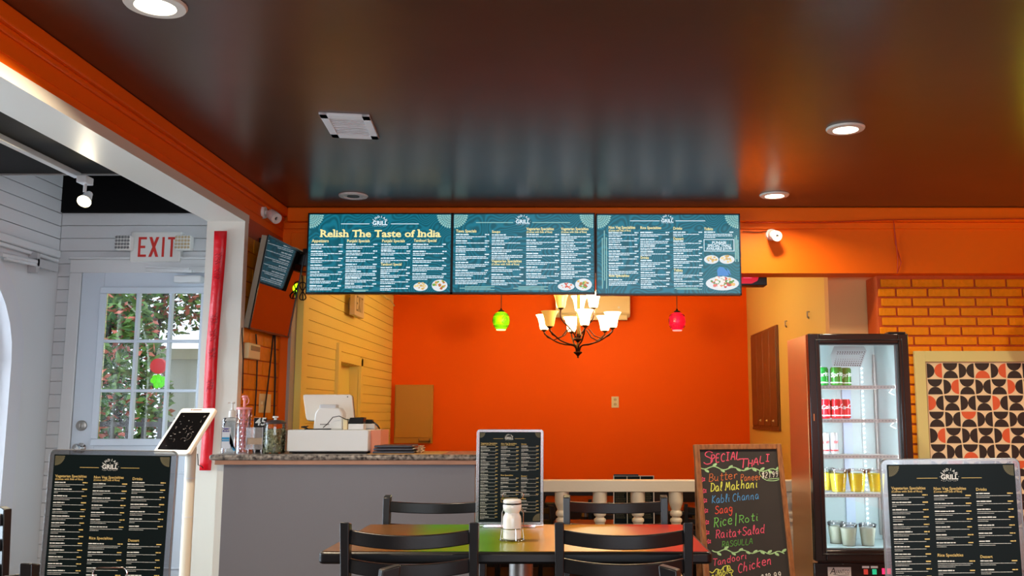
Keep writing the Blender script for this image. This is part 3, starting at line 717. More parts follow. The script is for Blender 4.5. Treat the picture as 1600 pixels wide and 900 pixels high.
def s3(d):
    X, Z, k = d['X'], d['Z'], d['mpx']
    logo(d['tw'], d['wh'], X(1044), Z(344), 15*k)
    hline(d['wh'], d, 985, 1032, 345.5, 1.0); hline(d['wh'], d, 1057, 1104, 345.5, 1.0)
    for x, y0, y1 in ((941, 373, 453.5), (944.3, 361, 441), (947.6, 372, 453.5), (1150.5, 372, 411), (1152.8, 369, 407), (1155, 376, 411)): slab(d['pa'], X(x-.7), X(x+.7), Z(y1), Z(y0))
    d['head'](951, 356, 'Non Veg Specialties', 4.4, 42); d['head'](951, 361, '(Comes with Side of Rice)', 2.8, 35)
    for y, n in ((364.5, 2), (374, 2), (383.5, 2), (394, 2), (403, 2), (413.5, 2), (423, 3)): d['item'](951, 47, y, n)
    d['head'](951, 433, 'Rice Specialties', 4.2, 32); d['item'](951, 47, 439.5, 3)
    d['head'](1001, 356.5, 'Rice Specialties', 4.2, 33)
    for y, n in ((364, 2), (375, 3), (386, 2), (395, 2)): d['item'](1001, 46, y, n)
    d['head'](1001, 404.5, 'Drinks', 4.2, 13)
    for y in (409, 418, 428, 437.5, 446.5): d['item'](1001, 46, y)
    d['head'](1053, 357.5, 'Drinks', 4.2, 14); d['item'](1053, 46, 363.5); d['head'](1053, 374, 'Dessert', 4.2, 16)
    for y, n in ((378, 2), (388, 2), (397.5, 2), (407, 2), (416.5, 1)): d['item'](1053, 46, y, n)
    d['head'](1053, 424.5, 'Tidbits', 4.2, 14)
    for y, n in ((429, 2), (438.5, 1), (446, 1)): d['item'](1053, 46, y, n)
    hline(d['pa'], d, 1054, 1091, 453, 1.4); hline(d['pa'], d, 1057, 1097, 454.9, 1.0)
    d['head'](1102, 358.5, 'Tidbits', 4.2, 14); d['item'](1102, 46, 363.5, 3)
    for a, b, c, e in ((1101, 1149, 375, 376), (1101, 1149, 393.5, 394.5), (1101, 1102, 375, 394.5), (1148, 1149, 375, 394.5)): slab(d['wh'], X(a), X(b), Z(e), Z(c))
    for j, (s_, w) in enumerate((('PUNJABI', 22), ('SPECIAL THALI', 36), ('AVAILABLE $19.99', 40))): d['tw'].append((s_, 6*k, X(1125-w/2), Z(382.5+j*4.8), 'LEFT', .03, 0, 0, w*k))
    food('balls', d['t'], X(1112.5), Z(407.5), 11.5*k, 7*k, -.0013, k, 6); food('balls', d['t'], X(1137), Z(407.5), 12*k, 7*k, -.0013, k, 7)
    m = MB()
    for pts in (((1121, 424), (1125, 419), (1131, 420), (1137, 426), (1140, 433), (1133, 434), (1127, 433), (1122, 434)), ((1136, 421), (1141, 426), (1143, 433), (1138, 428))): m.face([(X(a), -.0014, Z(b)) for a, b in pts])
    build('picture_garnish', m, emit('garnish_blue', (70, 140, 210), 1), d['t'], smooth=False)
    food('biryani', d['t'], X(1129), Z(445.5), 26*k, 11*k, -.0013, k, 8)
def fat_title(mb, s, x0, x1, zb, cap):
    """heavy slab-serif letters: bold glyphs with added feet"""
    tm = text_mb([(s, cap*1.37, x0, zb, 'LEFT', .024, 0, 0, x1-x0)])
    mb.add(tm.v, tm.f)
    adv = text_adv(s, cap*1.37, x1-x0)
    f = cap*.13; st = cap*.16
    feet = {'R': [(.12, 0), (.12, 1), (.85, 0)], 'l': [(.5, 0), (.35, 1)], 'i': [(.5, 0)], 'h': [(.18, 0), (.82, 0), (.1, 1)], 'T': [(.5, 0)], 'I': [(.5, 0), (.5, 1)], 'n': [(.18, 0), (.82, 0), (.1, .66)], 'd': [(.82, 0), (.72, 1)], 'a': [(.88, 0)], 'f': [(.4, 0)]}
    for ch, a, b in adv:
        for u, v in feet.get(ch, ()):
            xc = x0+a+(b-a)*u; zc = zb+cap*v*(.96 if v == 1 else 1)
            w = cap*.20
            if v == 0: slab(mb, xc-w, xc+w, zc, zc+f)
            else: slab(mb, xc-w*.9, xc+w*.6, zc-f*.3, zc+f*.8)
def text_adv(s, size, width):
    """left and right edge of every glyph of a string scaled to the width"""
    out = []; res = []
    full = text_mb([(s, size, 0, 0, 'LEFT', .045)]); fx0 = min(v[0] for v in full.v); fx1 = max(v[0] for v in full.v); k = width/(fx1-fx0)
    for i, ch in enumerate(s):
        if ch == ' ': continue
        t1 = text_mb([(s[:i+1], size, 0, 0, 'LEFT', .045), (ch, size, 0, 100, 'LEFT', .045)])
        r = max(v[0] for v in t1.v if v[2] < 50); g = [v[0] for v in t1.v if v[2] > 50]; w = max(g)-min(g)
        out.append((ch, (r-w)*k, r*k))
    return out
screen(482, 705, 333, 459.5, 'first wall menu screen from the left, headed Relish The Taste of India', s1)
screen(707.3, 930, 333, 459.5, 'middle wall menu screen with Tawa Specials and Soups', s2)
screen(931, 1159, 334, 461.5, 'right wall menu screen showing the large plate and boxed thali offer', s3)

# ------------------------------------------------------------------ printed menus in clear stands
def menu_proto():
    """one printed sheet, 1 wide by H high, in its own units; returns lettering meshes"""
    wh, go, gr = MB(), MB(), MB(); tw, tg = [], []; rnd = random.Random(21)
    W = 1.0; H = 795/553
    U = lambda X_: (X_-55)/553-.5
    V = lambda Y_: H-(Y_-55)/553
    k = 1/553
    logo(tw, wh, U(322), V(104), 58*k)
    slab(go, U(180), U(270), V(115), V(113)); slab(go, U(374), U(462), V(115), V(113))
    def head(X_, Y_, s, w, h=12): tg.append((s, h*1.45*k, U(X_), V(Y_+h/2), 'LEFT', .012, 0, 0, w*k))
    def item(X_, w, Y_, n=2):
        words(wh, U(X_), U(X_+w*rnd.uniform(.28, .55)), V(Y_+3), 4.8*k, rnd); words(go, U(X_+w*.85), U(X_+w), V(Y_+3), 4.8*k, rnd)
        for j in range(n):
            ww = w*(rnd.uniform(.86, .98) if j < n-1 or n == 1 else rnd.uniform(.12, .5)); words(wh, U(X_), U(X_+ww), V(Y_+11.5+j*7), 1.7*k, rnd)
    head(68, 155, 'Vegetarian Specialties', 148); head(68, 169, '(Comes with Side of Rice)', 132, 8.5)
    y = 184
    for i in range(21): item(68, 155, y); y += 31
    head(250, 158, 'Non Veg Specialties', 140); head(250, 171, '(Comes with Side of Rice)', 122, 8.5)
    y = 188
    for i in range(7): item(250, 160, y); y += 33
    head(250, 438, 'Rice Specialties', 110)
    for y in (463, 502, 537, 573, 605): item(250, 160, y, 3 if y == 463 else 2)
    head(433, 163, 'Drinks', 46)
    y = 180
    for i in range(7): item(433, 158, y); y += 33.5
    head(433, 446, 'Dessert', 52)
    for y in (463, 500, 534, 568, 604): item(433, 158, y)
    head(433, 644, 'Tidbits', 44)
    for y in (664, 694, 724, 750): item(433, 158, y, 1)
    tg += [('PUNJABI SPECIAL THALI', 15*k, U(262), V(655), 'LEFT', .02, 0, 0, 132*k), ('AVAILABLE $19.99', 13*k, U(285), V(669), 'LEFT', .02, 0, 0, 84*k)]
    for a, b, c, e in ((255, 402, 637, 639), (255, 402, 674, 676), (255, 257, 637, 676), (400, 402, 637, 676)): slab(go, U(a), U(b), V(e), V(c))
    for x, z, sx, sz in ((-.49, H-.01, 1, -1), (.49, H-.01, -1, -1), (.49, .02, -1, 1), (-.12, .02, 1, 1)): mandala(gr, x, z, .085 if z > .5 else .12, sx, sz)
    m1 = text_mb(tw); wh.add(m1.v, m1.f); m2 = text_mb(tg); go.add(m2.v, m2.f)
    return wh, go, gr, H
WH, GO, GR, MH = menu_proto()
M_sheet = mat('menu_sheet', (10, 22, 23), .4, spec=.12, noise=.3, nscale=4)
def menu_stand(px0, px1, pytop, d, zt, label, rot=0, lean=0, full=True):
    a, b = at(px0, pytop, d), at(px1, pytop, d); W = b.x-a.x; H = W*MH
    t = thing('menu_stand', label, 'menu', ((a.x+b.x)/2, d, zt), rot, group='printed menus in clear stands', local=True)
    z0 = a.z-zt-H
    S = Matrix.Translation((0, 0, z0)) @ Matrix.Scale(W, 4)
    bd = .011
    L_ = Matrix.Rotation(lean, 4, 'Y')
    o = [build('acrylic_sleeve', MB().prism(rrect(W/2+bd, H/2+bd*.9, .012), (0, .0055, z0+H/2), (1, 0, 0), (0, 0, 1), (0, -.009, 0)), M_sleeve, t, .001)]
    rim = MB(); rp = rrect(W/2+bd-.001, H/2+bd*.9-.001, .012); rim.tube([(x, -.001, z0+H/2+z) for x, z in rp], .0014, 6, True)
    o.append(build('sleeve_rim', rim, mat('frosted_rim', (170, 172, 172), .5), t))
    o.append(build('menu_sheet', MB().box(-W/2, W/2, -.0048, -.0042, z0, z0+H), M_sheet, t))
    if z0 > .012: o.append(build('stand_stem', MB().box(-W/2-bd, W/2+bd, .0, .004, .004, z0), M_clear, t))
    o.append(build('stand_foot', MB().box(-W*.42, W*.42, -.04, .05, 0, .004), M_clear, t))
    for nm, mb, mt in (('white_lettering', WH, M_lettwhite), ('gold_lettering', GO, M_lettgold), ('corner_ornament', GR, M_lettgrey)):
        me = MENU.get(nm)
        if me is None:
            ob = build(nm, MB().add(mb.v, mb.f), mt, t, smooth=False, fix=False); MENU[nm] = ob.data
        else:
            ob = bpy.data.objects.new(nm, me); COL.objects.link(ob); ob.parent = t; ob['kind'] = 'stuff'
        ob.location = (0, -.0052, z0); ob.scale = (W, W, W); o.append(ob)
    if lean:
        for q_ in o: q_.rotation_euler = (0, lean, 0)
    return t
MENU = {}
menu_stand(83.5, 265.5, 711, 1.92, .76, 'tall printed menu in clear stand at left, in front of the glazed door', rot=0, lean=R(.8))
menu_stand(749.5, 845, 675, 3.66, .76, 'printed menu in clear stand on the middle table, behind the shaker', rot=0)
menu_stand(1387, 1585.5, 725, 1.72, .76, 'large printed menu in clear stand at right, in front of the patterned picture', lean=R(-.5))
#==DINING==
# ------------------------------------------------------------------ tables and chairs
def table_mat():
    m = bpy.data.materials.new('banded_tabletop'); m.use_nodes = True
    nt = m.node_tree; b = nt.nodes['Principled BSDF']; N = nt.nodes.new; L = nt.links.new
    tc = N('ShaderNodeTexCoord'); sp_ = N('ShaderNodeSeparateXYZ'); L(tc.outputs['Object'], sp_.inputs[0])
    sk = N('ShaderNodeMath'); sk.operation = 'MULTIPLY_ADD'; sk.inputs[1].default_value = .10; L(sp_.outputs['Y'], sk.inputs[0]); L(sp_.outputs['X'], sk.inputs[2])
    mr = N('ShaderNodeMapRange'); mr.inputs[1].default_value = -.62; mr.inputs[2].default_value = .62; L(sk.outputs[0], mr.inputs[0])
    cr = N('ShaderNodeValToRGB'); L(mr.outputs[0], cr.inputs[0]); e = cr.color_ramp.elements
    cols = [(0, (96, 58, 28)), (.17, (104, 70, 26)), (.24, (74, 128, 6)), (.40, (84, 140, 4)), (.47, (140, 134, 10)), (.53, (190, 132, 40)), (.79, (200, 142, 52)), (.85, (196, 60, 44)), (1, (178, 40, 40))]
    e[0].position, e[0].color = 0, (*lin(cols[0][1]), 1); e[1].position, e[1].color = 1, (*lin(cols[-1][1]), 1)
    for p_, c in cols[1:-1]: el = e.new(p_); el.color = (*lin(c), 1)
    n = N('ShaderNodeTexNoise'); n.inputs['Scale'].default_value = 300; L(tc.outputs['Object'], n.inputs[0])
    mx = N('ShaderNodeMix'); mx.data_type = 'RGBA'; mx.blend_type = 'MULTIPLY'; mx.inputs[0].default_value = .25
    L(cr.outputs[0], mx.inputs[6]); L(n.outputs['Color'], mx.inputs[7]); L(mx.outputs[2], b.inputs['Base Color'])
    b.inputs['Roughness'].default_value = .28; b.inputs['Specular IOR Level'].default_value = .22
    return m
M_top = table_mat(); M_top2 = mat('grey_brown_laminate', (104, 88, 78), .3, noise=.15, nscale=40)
def table(x, y, w, dp, label, top, z=.76, rot=0, group=None, base=True, edge=None, zb=0):
    t = thing('dining_table', label, 'table', (x, y, zb), rot, group, local=True); z = z-zb if zb == 0 else z
    build('tabletop', MB().box(-w/2+.012, w/2-.012, -dp/2+.012, dp/2-.012, z-.028, z), top, t)
    build('table_edge', MB().prism(rrect(w/2, dp/2, .02), (0, 0, z-.038), (1, 0, 0), (0, 1, 0), (0, 0, .0365)), edge or M_chair, t, .008)
    build('column', MB().cyl((0, 0, .34), (0, 0, z-.04), .042, .042, 28), M_steel, t)
    build('column_sleeve', MB().cyl((0, 0, .03), (0, 0, z-.0-.16), .045, .045, 28), M_chair, t)
    build('base_plate', MB().box(-(.08 if w > 1 else w*.3), (.08 if w > 1 else w*.3), -.03, .03, 0, .03).box(-.03, .03, -dp*.36, dp*.36, 0, .03), M_chair, t, .006)
    build('top_plate', MB().box(-.18, .18, -.12, .12, z-.05, z-.038), M_chair, t, .003)
    return t
TX, TY = -.17, 3.385
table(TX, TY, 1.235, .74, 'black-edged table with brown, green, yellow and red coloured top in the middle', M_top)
table(-1.55, 1.62, 1.24, .76, 'table at lower left under the left menu stand, mostly below the frame', M_top2)
table(.98, 1.50, 1.24, .76, 'table at lower right under the right menu stand, mostly below the frame', M_top2)
c = atz(1363, 829, .76)
table(c.x+.50, c.y-.42, .76, 1.0, 'brown-edged grey table whose corner shows in front of the drinks fridge', mat('grey_laminate', (150, 146, 150), .25), rot=R(-8), edge=mat('brown_table_edge', (120, 62, 28), .4))
def make_chair(label, group, w=.42):
    t = thing('dining_chair', label, 'chair', (0, 0, 0), 0, group, local=True)
    hw = w/2; H_ = .862
    # backrest at y=-.21 leaning back, sitter faces +y
    def yb(z): return -.20-(max(0, z-.44))*.10
    def bow(u, z, amt): return yb(z)-amt*(1-u*u)
    for s in (-1, 1):
        m = MB(); pts = [(s*(hw-.017), yb(0)+.0, 0), (s*(hw-.017), yb(.44), .44), (s*(hw-.014), yb(H_), H_)]
        secs = [.026, .028, .034]; vv = []
        for (x, y, z), q in zip(pts, secs):
            for dx, dy in ((-1, -1), (1, -1), (1, 1), (-1, 1)): vv.append((x+dx*q*.42, y+dy*q*.62, z-(.008 if dy > 0 and z > .8 else 0)))
        f = [(3, 2, 1, 0), (8, 9, 10, 11)]+[(k*4+i, k*4+(i+1) % 4, k*4+4+(i+1) % 4, k*4+4+i) for k in range(2) for i in range(4)]
        build('back_post', m.add(vv, f), M_chair, t, .003)
        build('leg', MB().bar((s*(hw-.03), .185, .43), (s*(hw-.02), .20, 0), .026, .026, (0, 1, 0)), M_chair, t, .003)
        build('side_stretcher', MB().bar((s*(hw-.02), -.19, .17), (s*(hw-.02), .19, .17), .016, .02), M_chair, t)
    for zt, hh in ((.838, .044), (.752, .044), (.668, .044)):
        v = []; n = 12
        for i in range(n+1):
            u = -1+2*i/n; x = u*(hw-.024); sag = .012*(1-u*u)
            for dz, dy in ((0, -.008), (0, .008), (-hh, .008), (-hh, -.008)): v.append((x, bow(u, zt, .045)+dy, zt+dz-sag+(.002 if dz else 0)))
        f = [(3, 2, 1, 0), (n*4, n*4+1, n*4+2, n*4+3)]+[(k*4+i, k*4+(i+1) % 4, k*4+4+(i+1) % 4, k*4+4+i) for k in range(n) for i in range(4)]
        build('back_rail', MB().add(v, f), M_chair, t, .003)
    build('seat_frame', MB().box(-hw+.012, hw-.012, -.195, .2, .405, .43), M_chair, t, .004)
    m = MB().prism(rrect(hw-.006, .2, .05), (0, .01, .43), (1, 0, 0), (0, 1, 0), (0, 0, .04))
    build('seat', m, M_seat, t, .014)
    build('front_stretcher', MB().bar((-hw+.02, .195, .22), (hw-.02, .195, .22), .016, .02), M_chair, t)
    return t
G_CH = 'black ladder-back dining chairs'
ch0 = make_chair('black ladder-back chair at the near left side of the coloured table', G_CH)
index_kids(ch0)
def chair(x, y, rot, label, sc=1, z=0, group=G_CH):
    c = copy_tree(ch0); c.location = (x, y, z); c.rotation_euler = (0, 0, rot); c.scale = (sc, sc, sc); c['label'] = label; c['group'] = group; return c
def place_by_post(px, py, d, rot, side, ztop=.862):
    """position so that the given back post's top lies at the pixel's ray, distance d"""
    p = at(px, py, d); l = Vector((side*.193, -.2422, 0)); l.rotate(Matrix.Rotation(rot, 3, 'Z')); return p.x-l.x, p.y-l.y
# near chairs (backs to the camera)
yn = 2.93
xa = (at(540, 812, yn).x+at(742, 812, yn).x)/2
ch0.location = (xa, yn+.242, 0)
xb = (at(873, 818, yn).x+at(1078, 820, yn).x)/2
chair(xb, yn+.242, R(-.5), 'black ladder-back chair at the near right side of the coloured table')
yf = 3.86
xc = (at(882, 785, yf).x+at(1041, 785, yf).x)/2
chair(xc, yf-.242, PI, 'black ladder-back chair on the far side of the coloured table, in front of the balusters')
xd = at(602, 782, yf).x+.205
chair(xd, yf-.242, PI, 'black ladder-back chair on the far table side, before the grey counter')
# two nearer chairs of which one post each shows at the bottom edge
def two_posts(A, B, label):
    """left/right back posts at ground points A, B (sitter faces away from the chair back)"""
    A, B = Vector(A), Vector(B); d = (B-A).normalized(); rot = math.atan2(d.y, d.x); mid = (A+B)/2
    n = Vector((-d.y, d.x)); c = mid+n*.242
    return chair(c.x, c.y, rot, label)
p = at(610, 878, 2.1); q = Vector((p.x+.17, p.y-.34))
two_posts((p.x+.17, p.y-.345), (p.x, p.y), 'black chair at the bottom edge, its post top showing before the near left chair')
p = at(1045, 880, 2.1)
two_posts((p.x, p.y), (p.x-.17, p.y-.345), 'black chair at the bottom edge, its post top showing before the near right chair')
p = at(46, 876, 2.15)
two_posts((p.x-.385, p.y-.03), (p.x, p.y), 'black chair at the lower left corner of the picture, before the left menu stand')
p = at(8, 788, 3.4)
two_posts((p.x, p.y), (p.x-.02-.19, p.y-.33), 'black chair cut off by the left edge of the picture, beside the arched window')

# shaker in its wire caddy
sx = at(800, 837, 3.27); SX, SY, SZ = sx.x, 3.27, .76
t = thing('salt_shaker', 'white glazed shaker with dark-ringed lid on the coloured table', 'shaker', (SX, SY, SZ))
def Ls(pr, n=28): return MB().lathe(pr, (SX, SY, SZ), n)
M_por = mat('white_porcelain', (232, 232, 230), .18, coat=.4)
build('jar_body', Ls([(0, .006), (.028, .006), (.0315, .01), (.0315, .072), (.030, .082), (.025, .090), (.0245, .094), (.031, .104), (.032, .118), (.030, .122)]), M_por, t)
build('lid_ring', Ls([(.0305, .1215), (.0312, .1225), (.0312, .1255), (.0305, .1265)]), M_tv, t)
build('lid', Ls([(.0305, .1262), (.0315, .130), (.0305, .136), (.026, .139), (0, .140)]), M_por, t)
t = thing('wire_caddy', 'chrome wire caddy with loop handle around the white shaker', 'caddy', (SX, SY, SZ))
def ring(r, z, rr=.0016, n=28): return [(SX+r*math.cos(2*PI*i/n), SY+r*math.sin(2*PI*i/n), SZ+z) for i in range(n)]
m = MB()
for r, z in ((.041, .004), (.037, .042)): m.tube(ring(r, z), .0016, 6, True)
for i in range(12):
    a = 2*PI*i/12; m.tube([(SX+(.041+.003*math.cos(k*PI))*math.cos(a+k*.05), SY+.043*math.sin(a+k*.05), SZ+.004) for k in range(3)], .002, 5)
for a in (.3, 1.9, 3.5, 5.1): m.tube([(SX+.041*math.cos(a), SY+.041*math.sin(a), SZ+.004), (SX+.037*math.cos(a), SY+.037*math.sin(a), SZ+.042)], .0015, 5)
m.tube([(SX-.03, SY, SZ+.003), (SX+.03, SY, SZ+.003)], .0015, 5)
build('wire_basket', m, M_chrome, t)
m = MB()
for s in (-1, 1): m.tube([(SX+s*.037, SY+.02, SZ+.042), (SX+s*.037, SY+.03, SZ+.09), (SX+s*.02, SY+.036, SZ+.13)], .0018, 6)
hp = [(-.018, .13), (-.022, .145), (-.033, .152), (-.037, .162), (-.032, .170), (-.02, .172), (.02, .172), (.032, .170), (.037, .162), (.033, .152), (.022, .145), (.018, .13)]
m.tube([(SX+a, SY+.036, SZ+b-.012) for a, b in hp], .0022, 6)
build('loop_handle', m, M_chrome, t)
# caddy on the left table, its handle just inside the frame
p = at(172, 893, 1.75); zb_ = .76
t = thing('wire_caddy', 'chrome caddy handle showing in front of the left menu stand at the bottom edge', 'caddy', (p.x, p.y, zb_))
w_, h_ = .031, .0105
build('loop_handle', MB().tube([(p.x-w_, p.y, p.z+h_*math.cos(a)) if 0 else (p.x+(-w_+.010 if math.cos(a) < 0 else w_-.010)+math.cos(a)*.010, p.y, p.z-.004+math.sin(a)*h_) for a in [2*PI*i/24+.13 for i in range(24)]], .0016, 8, True), M_chrome, t)
build('caddy_rod', MB().tube([(p.x-.02, p.y, p.z-.014), (p.x-.02, p.y+.01, zb_+.02), (p.x+.02, p.y+.01, zb_+.02), (p.x+.02, p.y, p.z-.014)], .0016, 6), M_chrome, t)
build('wire_basket', MB().tube([(p.x+.04*math.cos(2*PI*i/24), p.y+.01+.04*math.sin(2*PI*i/24), zb_+.002) for i in range(24)], .002, 6, True).tube([(p.x-.02, p.y+.01, zb_+.02), (p.x-.041, p.y+.01, zb_+.002)], .0016, 6).tube([(p.x+.02, p.y+.01, zb_+.02), (p.x+.041, p.y+.01, zb_+.002)], .0016, 6), M_chrome, t)
#==COUNTER==
# ------------------------------------------------------------------ counter and what stands on it
CZ = .965; CY0, CY1 = 5.2, 5.70
cl = at(326, 708, CY0).x; cr_ = -.50
M_granite = mat('speckled_granite', (168, 156, 142), .3, rgb2=(52, 46, 44), nscale=45)
t = thing('service_counter', 'grey painted service counter with granite top, left of the chalkboard', 'counter', ((cl+cr_)/2, CY0+.25, 0))
build('counter_body', MB().box(at(349, 730, CY0+.03).x, cr_-.02, CY0+.035, CY1-.05, 0, CZ-.055), M_counter, t)
m = MB().box(cl+.03, cr_, CY0+.012, CY1, CZ-.055, CZ-.031)
build('counter_edging', m, M_lam, t, .002)
build('counter_end_panel', MB().box(at(336, 730, CY0+.03).x, at(348, 730, CY0+.03).x, CY0+.06, CY1-.05, 0, CZ-.056), M_trim, t)
build('granite_top', MB().box(cl, cr_+.01, CY0, CY1, CZ-.031, CZ), M_granite, t, .012)
def on(px, d=5.4): return at(px, 703, d).x
# cash drawer
d = 5.32; x0, x1 = on(448, d), on(575, d)
t = thing('cash_drawer', 'white cash drawer under the register on the granite counter', 'cash drawer', ((x0+x1)/2, d+.18, CZ))
build('drawer_case', MB().box(x0, x1, d, d+.34, CZ+.012, CZ+.132), mat('white_drawer', (218, 220, 218), .35), t, .005)
for i in range(4): build('rubber_foot', MB().cyl((x0+.03+(x1-x0-.06)*(i % 2), d+.05+.2*(i//2), CZ), (x0+.03+(x1-x0-.06)*(i % 2), d+.05+.2*(i//2), CZ+.013), .014), M_tv, t)
build('drawer_gap', MB().box(x0+.01, x1-.01, d+.012, d+.3, CZ+.004, CZ+.013), M_tv, t)
# register
ZD = CZ+.132
t = thing('register_monitor', 'white touch register seen from behind on the cash drawer', 'register', (on(512, 5.45), 5.45, ZD))
a, b = at(470, 615, 5.42), at(553, 668, 5.42); cx = (a.x+b.x)/2+.0
m = MB()
poly = [(at(470, 617, 5.44).x, at(470, 616, 5.44).z), (at(547, 616, 5.44).x, at(547, 616, 5.44).z), (at(554, 656, 5.44).x, at(554, 662, 5.44).z), (at(478, 656, 5.44).x, at(478, 656, 5.44).z)]
v0 = [Vector((x, 5.44+(z-poly[2][1])*.25, z)) for x, z in poly]
def rounded(pts, r, n=4):
    out = []; k = len(pts)
    for i in range(k):
        p, a_, b_ = pts[i], pts[i-1], pts[(i+1) % k]; u = (a_-p).normalized()*r; w = (b_-p).normalized()*r
        for j in range(n+1):
            f = j/n; out.append(p+u*(1-f)**2+w*f**2)
    return out
o_ = rounded(v0, .016); nb = len(o_)
back = Vector((0, .022, -.005))
m.add([p for p in o_]+[p+back for p in o_], [tuple(range(nb)), tuple(range(nb, 2*nb))[::-1]]+[(i, (i+1) % nb, nb+(i+1) % nb, nb+i) for i in range(nb)])
mon = build('monitor_case', m, mat('register_white', (224, 218, 208), .35), t, .003)
p1 = v0[0].lerp(v0[1], .5)
cen = sum(o_, Vector())/nb
bz_ = [cen+(p-cen)*1.015+back for p in o_]
m = MB().add(bz_+[p+Vector((0, .006, 0)) for p in bz_], [tuple(range(nb)), tuple(range(nb, 2*nb))[::-1]]+[(i, (i+1) % nb, nb+(i+1) % nb, nb+i) for i in range(nb)])
build('monitor_bezel', m, M_tv, t)
q = v0[1].lerp(cen, .18); build('screw_dot', MB().cyl(q+Vector((0, -.004, 0)), q, .0035), M_tv, mon)
a, b = at(493, 640, 5.38), at(535, 670, 5.38)
m = MB(); pr = [(a.x-.008, ZD), (b.x+.002, ZD), (b.x, a.z-.02), (b.x-.02, a.z+.01), (a.x+.02, a.z+.01), (a.x, a.z-.02)]
build('stand_body', m.prism(pr, (0, 5.37, 0), (1, 0, 0), (0, 0, 1), (0, .1, 0)), M_wplast, t, .008)
c1, c2 = at(498, 632, 5.36), at(524, 646, 5.36)
build('stand_hinge', MB().box(c1.x, c2.x, 5.375, 5.44, c2.z, c1.z), mat('hinge_grey', (200, 202, 204), .35), t, .006)
c1 = at(500, 663, 5.365)
m = MB()
for i in range(7): m.box(c1.x+i*.0075, c1.x+i*.0075+.005, 5.3685, 5.37, c1.z-.0035, c1.z+.0025)
build('stand_print', m, mat('faint_grey_print', (110, 108, 104), .5), t)
tag(recenter(build('register_cable', MB().tube([at(505, 668, 5.34), at(512, 662, 5.34), at(520, 652, 5.34), at(530, 650, 5.33), at(540, 655, 5.33), at(546, 656, 5.34)], .0025, 6).tube([Vector((on(474, 5.34), 5.345, ZD+.004)), Vector((on(490, 5.34), 5.34, ZD+.003)), Vector((on(516, 5.34), 5.345, ZD+.004))], .0035, 6), M_cable), (on(505, 5.34), 5.34, ZD)), 'thin black cable looping in front of the register stand', 'cable')
tag(recenter(build('cable_tangle', MB().tube([Vector((on(474+9*math.cos(i*1.9)*.6, 5.34), 5.345+.01*math.sin(i*1.3), ZD+.006+.014*abs(math.sin(i*1.1)))) for i in range(16)], .0028, 6), M_cable), (on(476, 5.34), 5.34, ZD)), 'small tangle of black cable on the left end of the cash drawer', 'cable')
# card reader in white dock
a, b = at(545, 654, 5.36), at(569, 669, 5.36)
t = thing('card_reader', 'black card reader on a white dock beside the register', 'card reader', ((a.x+b.x)/2, 5.4, ZD))
zt_ = at(545, 662, 5.36).z
build('reader_dock', MB().box(a.x, b.x, 5.345, 5.41, ZD, zt_), M_wplast, t, .004)
build('reader', MB().prism([(a.x-.001, zt_), (b.x-.004, zt_), (b.x+.001, zt_+.036), (a.x+.01, zt_+.034)], (0, 5.342, 0), (1, 0, 0), (0, 0, 1), (0, .07, 0)), M_tv, t, .004)
a = at(541, 660, 5.36); build('adapter', MB().box(a.x-.013, a.x+.012, 5.34, 5.365, ZD, a.z+.02), M_ivory, t, .003)
t = thing('hand_scanner', 'small black scanner and plug behind the card reader', 'scanner', (on(577, 5.5), 5.5, ZD))
a = at(577, 661, 5.5)
build('scanner_head', MB().box(a.x-.03, a.x+.012, 5.52, 5.57, a.z-.004, a.z+.02), M_tv, t, .004)
build('scanner_base', MB().box(a.x-.028, a.x+.03, 5.51, 5.58, ZD, a.z-.004), M_wplast, t, .003)
build('scanner_cable', MB().tube([(a.x+.01, 5.53, a.z+.01), (a.x+.03, 5.52, a.z-.003), (a.x+.045, 5.52, ZD+.02), (a.x+.05, 5.55, ZD+.004)], .005, 6), M_tv, t)
build('scanner_shelf', MB().box(a.x-.03, a.x+.065, 5.50, 5.60, ZD-.004, ZD), M_ivory, t)
t = tag(recenter(build('note_block', MB().box(on(575.5, 5.36)+.006, on(593, 5.36), 5.38, 5.62, CZ+.001, CZ+.128), mat('salmon_card', (232, 150, 120), .6)), (on(584, 5.36), 5.45, CZ)), 'salmon-pink box against the right end of the cash drawer', 'box')
# tray stack
a, b = on(579, 5.32)+.015, on(648, 5.32)
for k in range(3):
    z = CZ+.002+k*.016
    m = MB().box(a+.004*k, b-.006*k, 5.30, 5.52, z, z+.012)
    tag(recenter(build('bill_tray', m, mat('slate_plastic', (64, 68, 78), .4), bev=.004), ((a+b)/2, 5.4, z)), ('lowest', 'middle', 'topmost')[k]+' dark slate bill tray of the pile on the granite counter', 'tray', 'dark bill trays piled on the counter')
m = MB(); rnd = random.Random(5)
for k in range(14): m.tube([(b+.01+rnd.uniform(0, .03), 5.33+rnd.uniform(0, .1), CZ+.004+rnd.uniform(0, .04)) for _ in range(4)], .004, 5)
tag(recenter(build('crumpled_wrapper', m, mat('clear_tan_wrap', (196, 160, 120), .4)), (b+.03, 5.36, CZ)), 'crumpled tan wrapper at the right end of the bill trays', 'wrapper')
tag(recenter(build('counter_mat', MB().box(on(574, 5.25), on(690, 5.25), 5.25, 5.6, CZ, CZ+.002), mat('tan_paper', (206, 150, 80), .6)), (on(630, 5.3), 5.4, CZ)), 'thin tan paper sheet under the bill trays', 'paper')
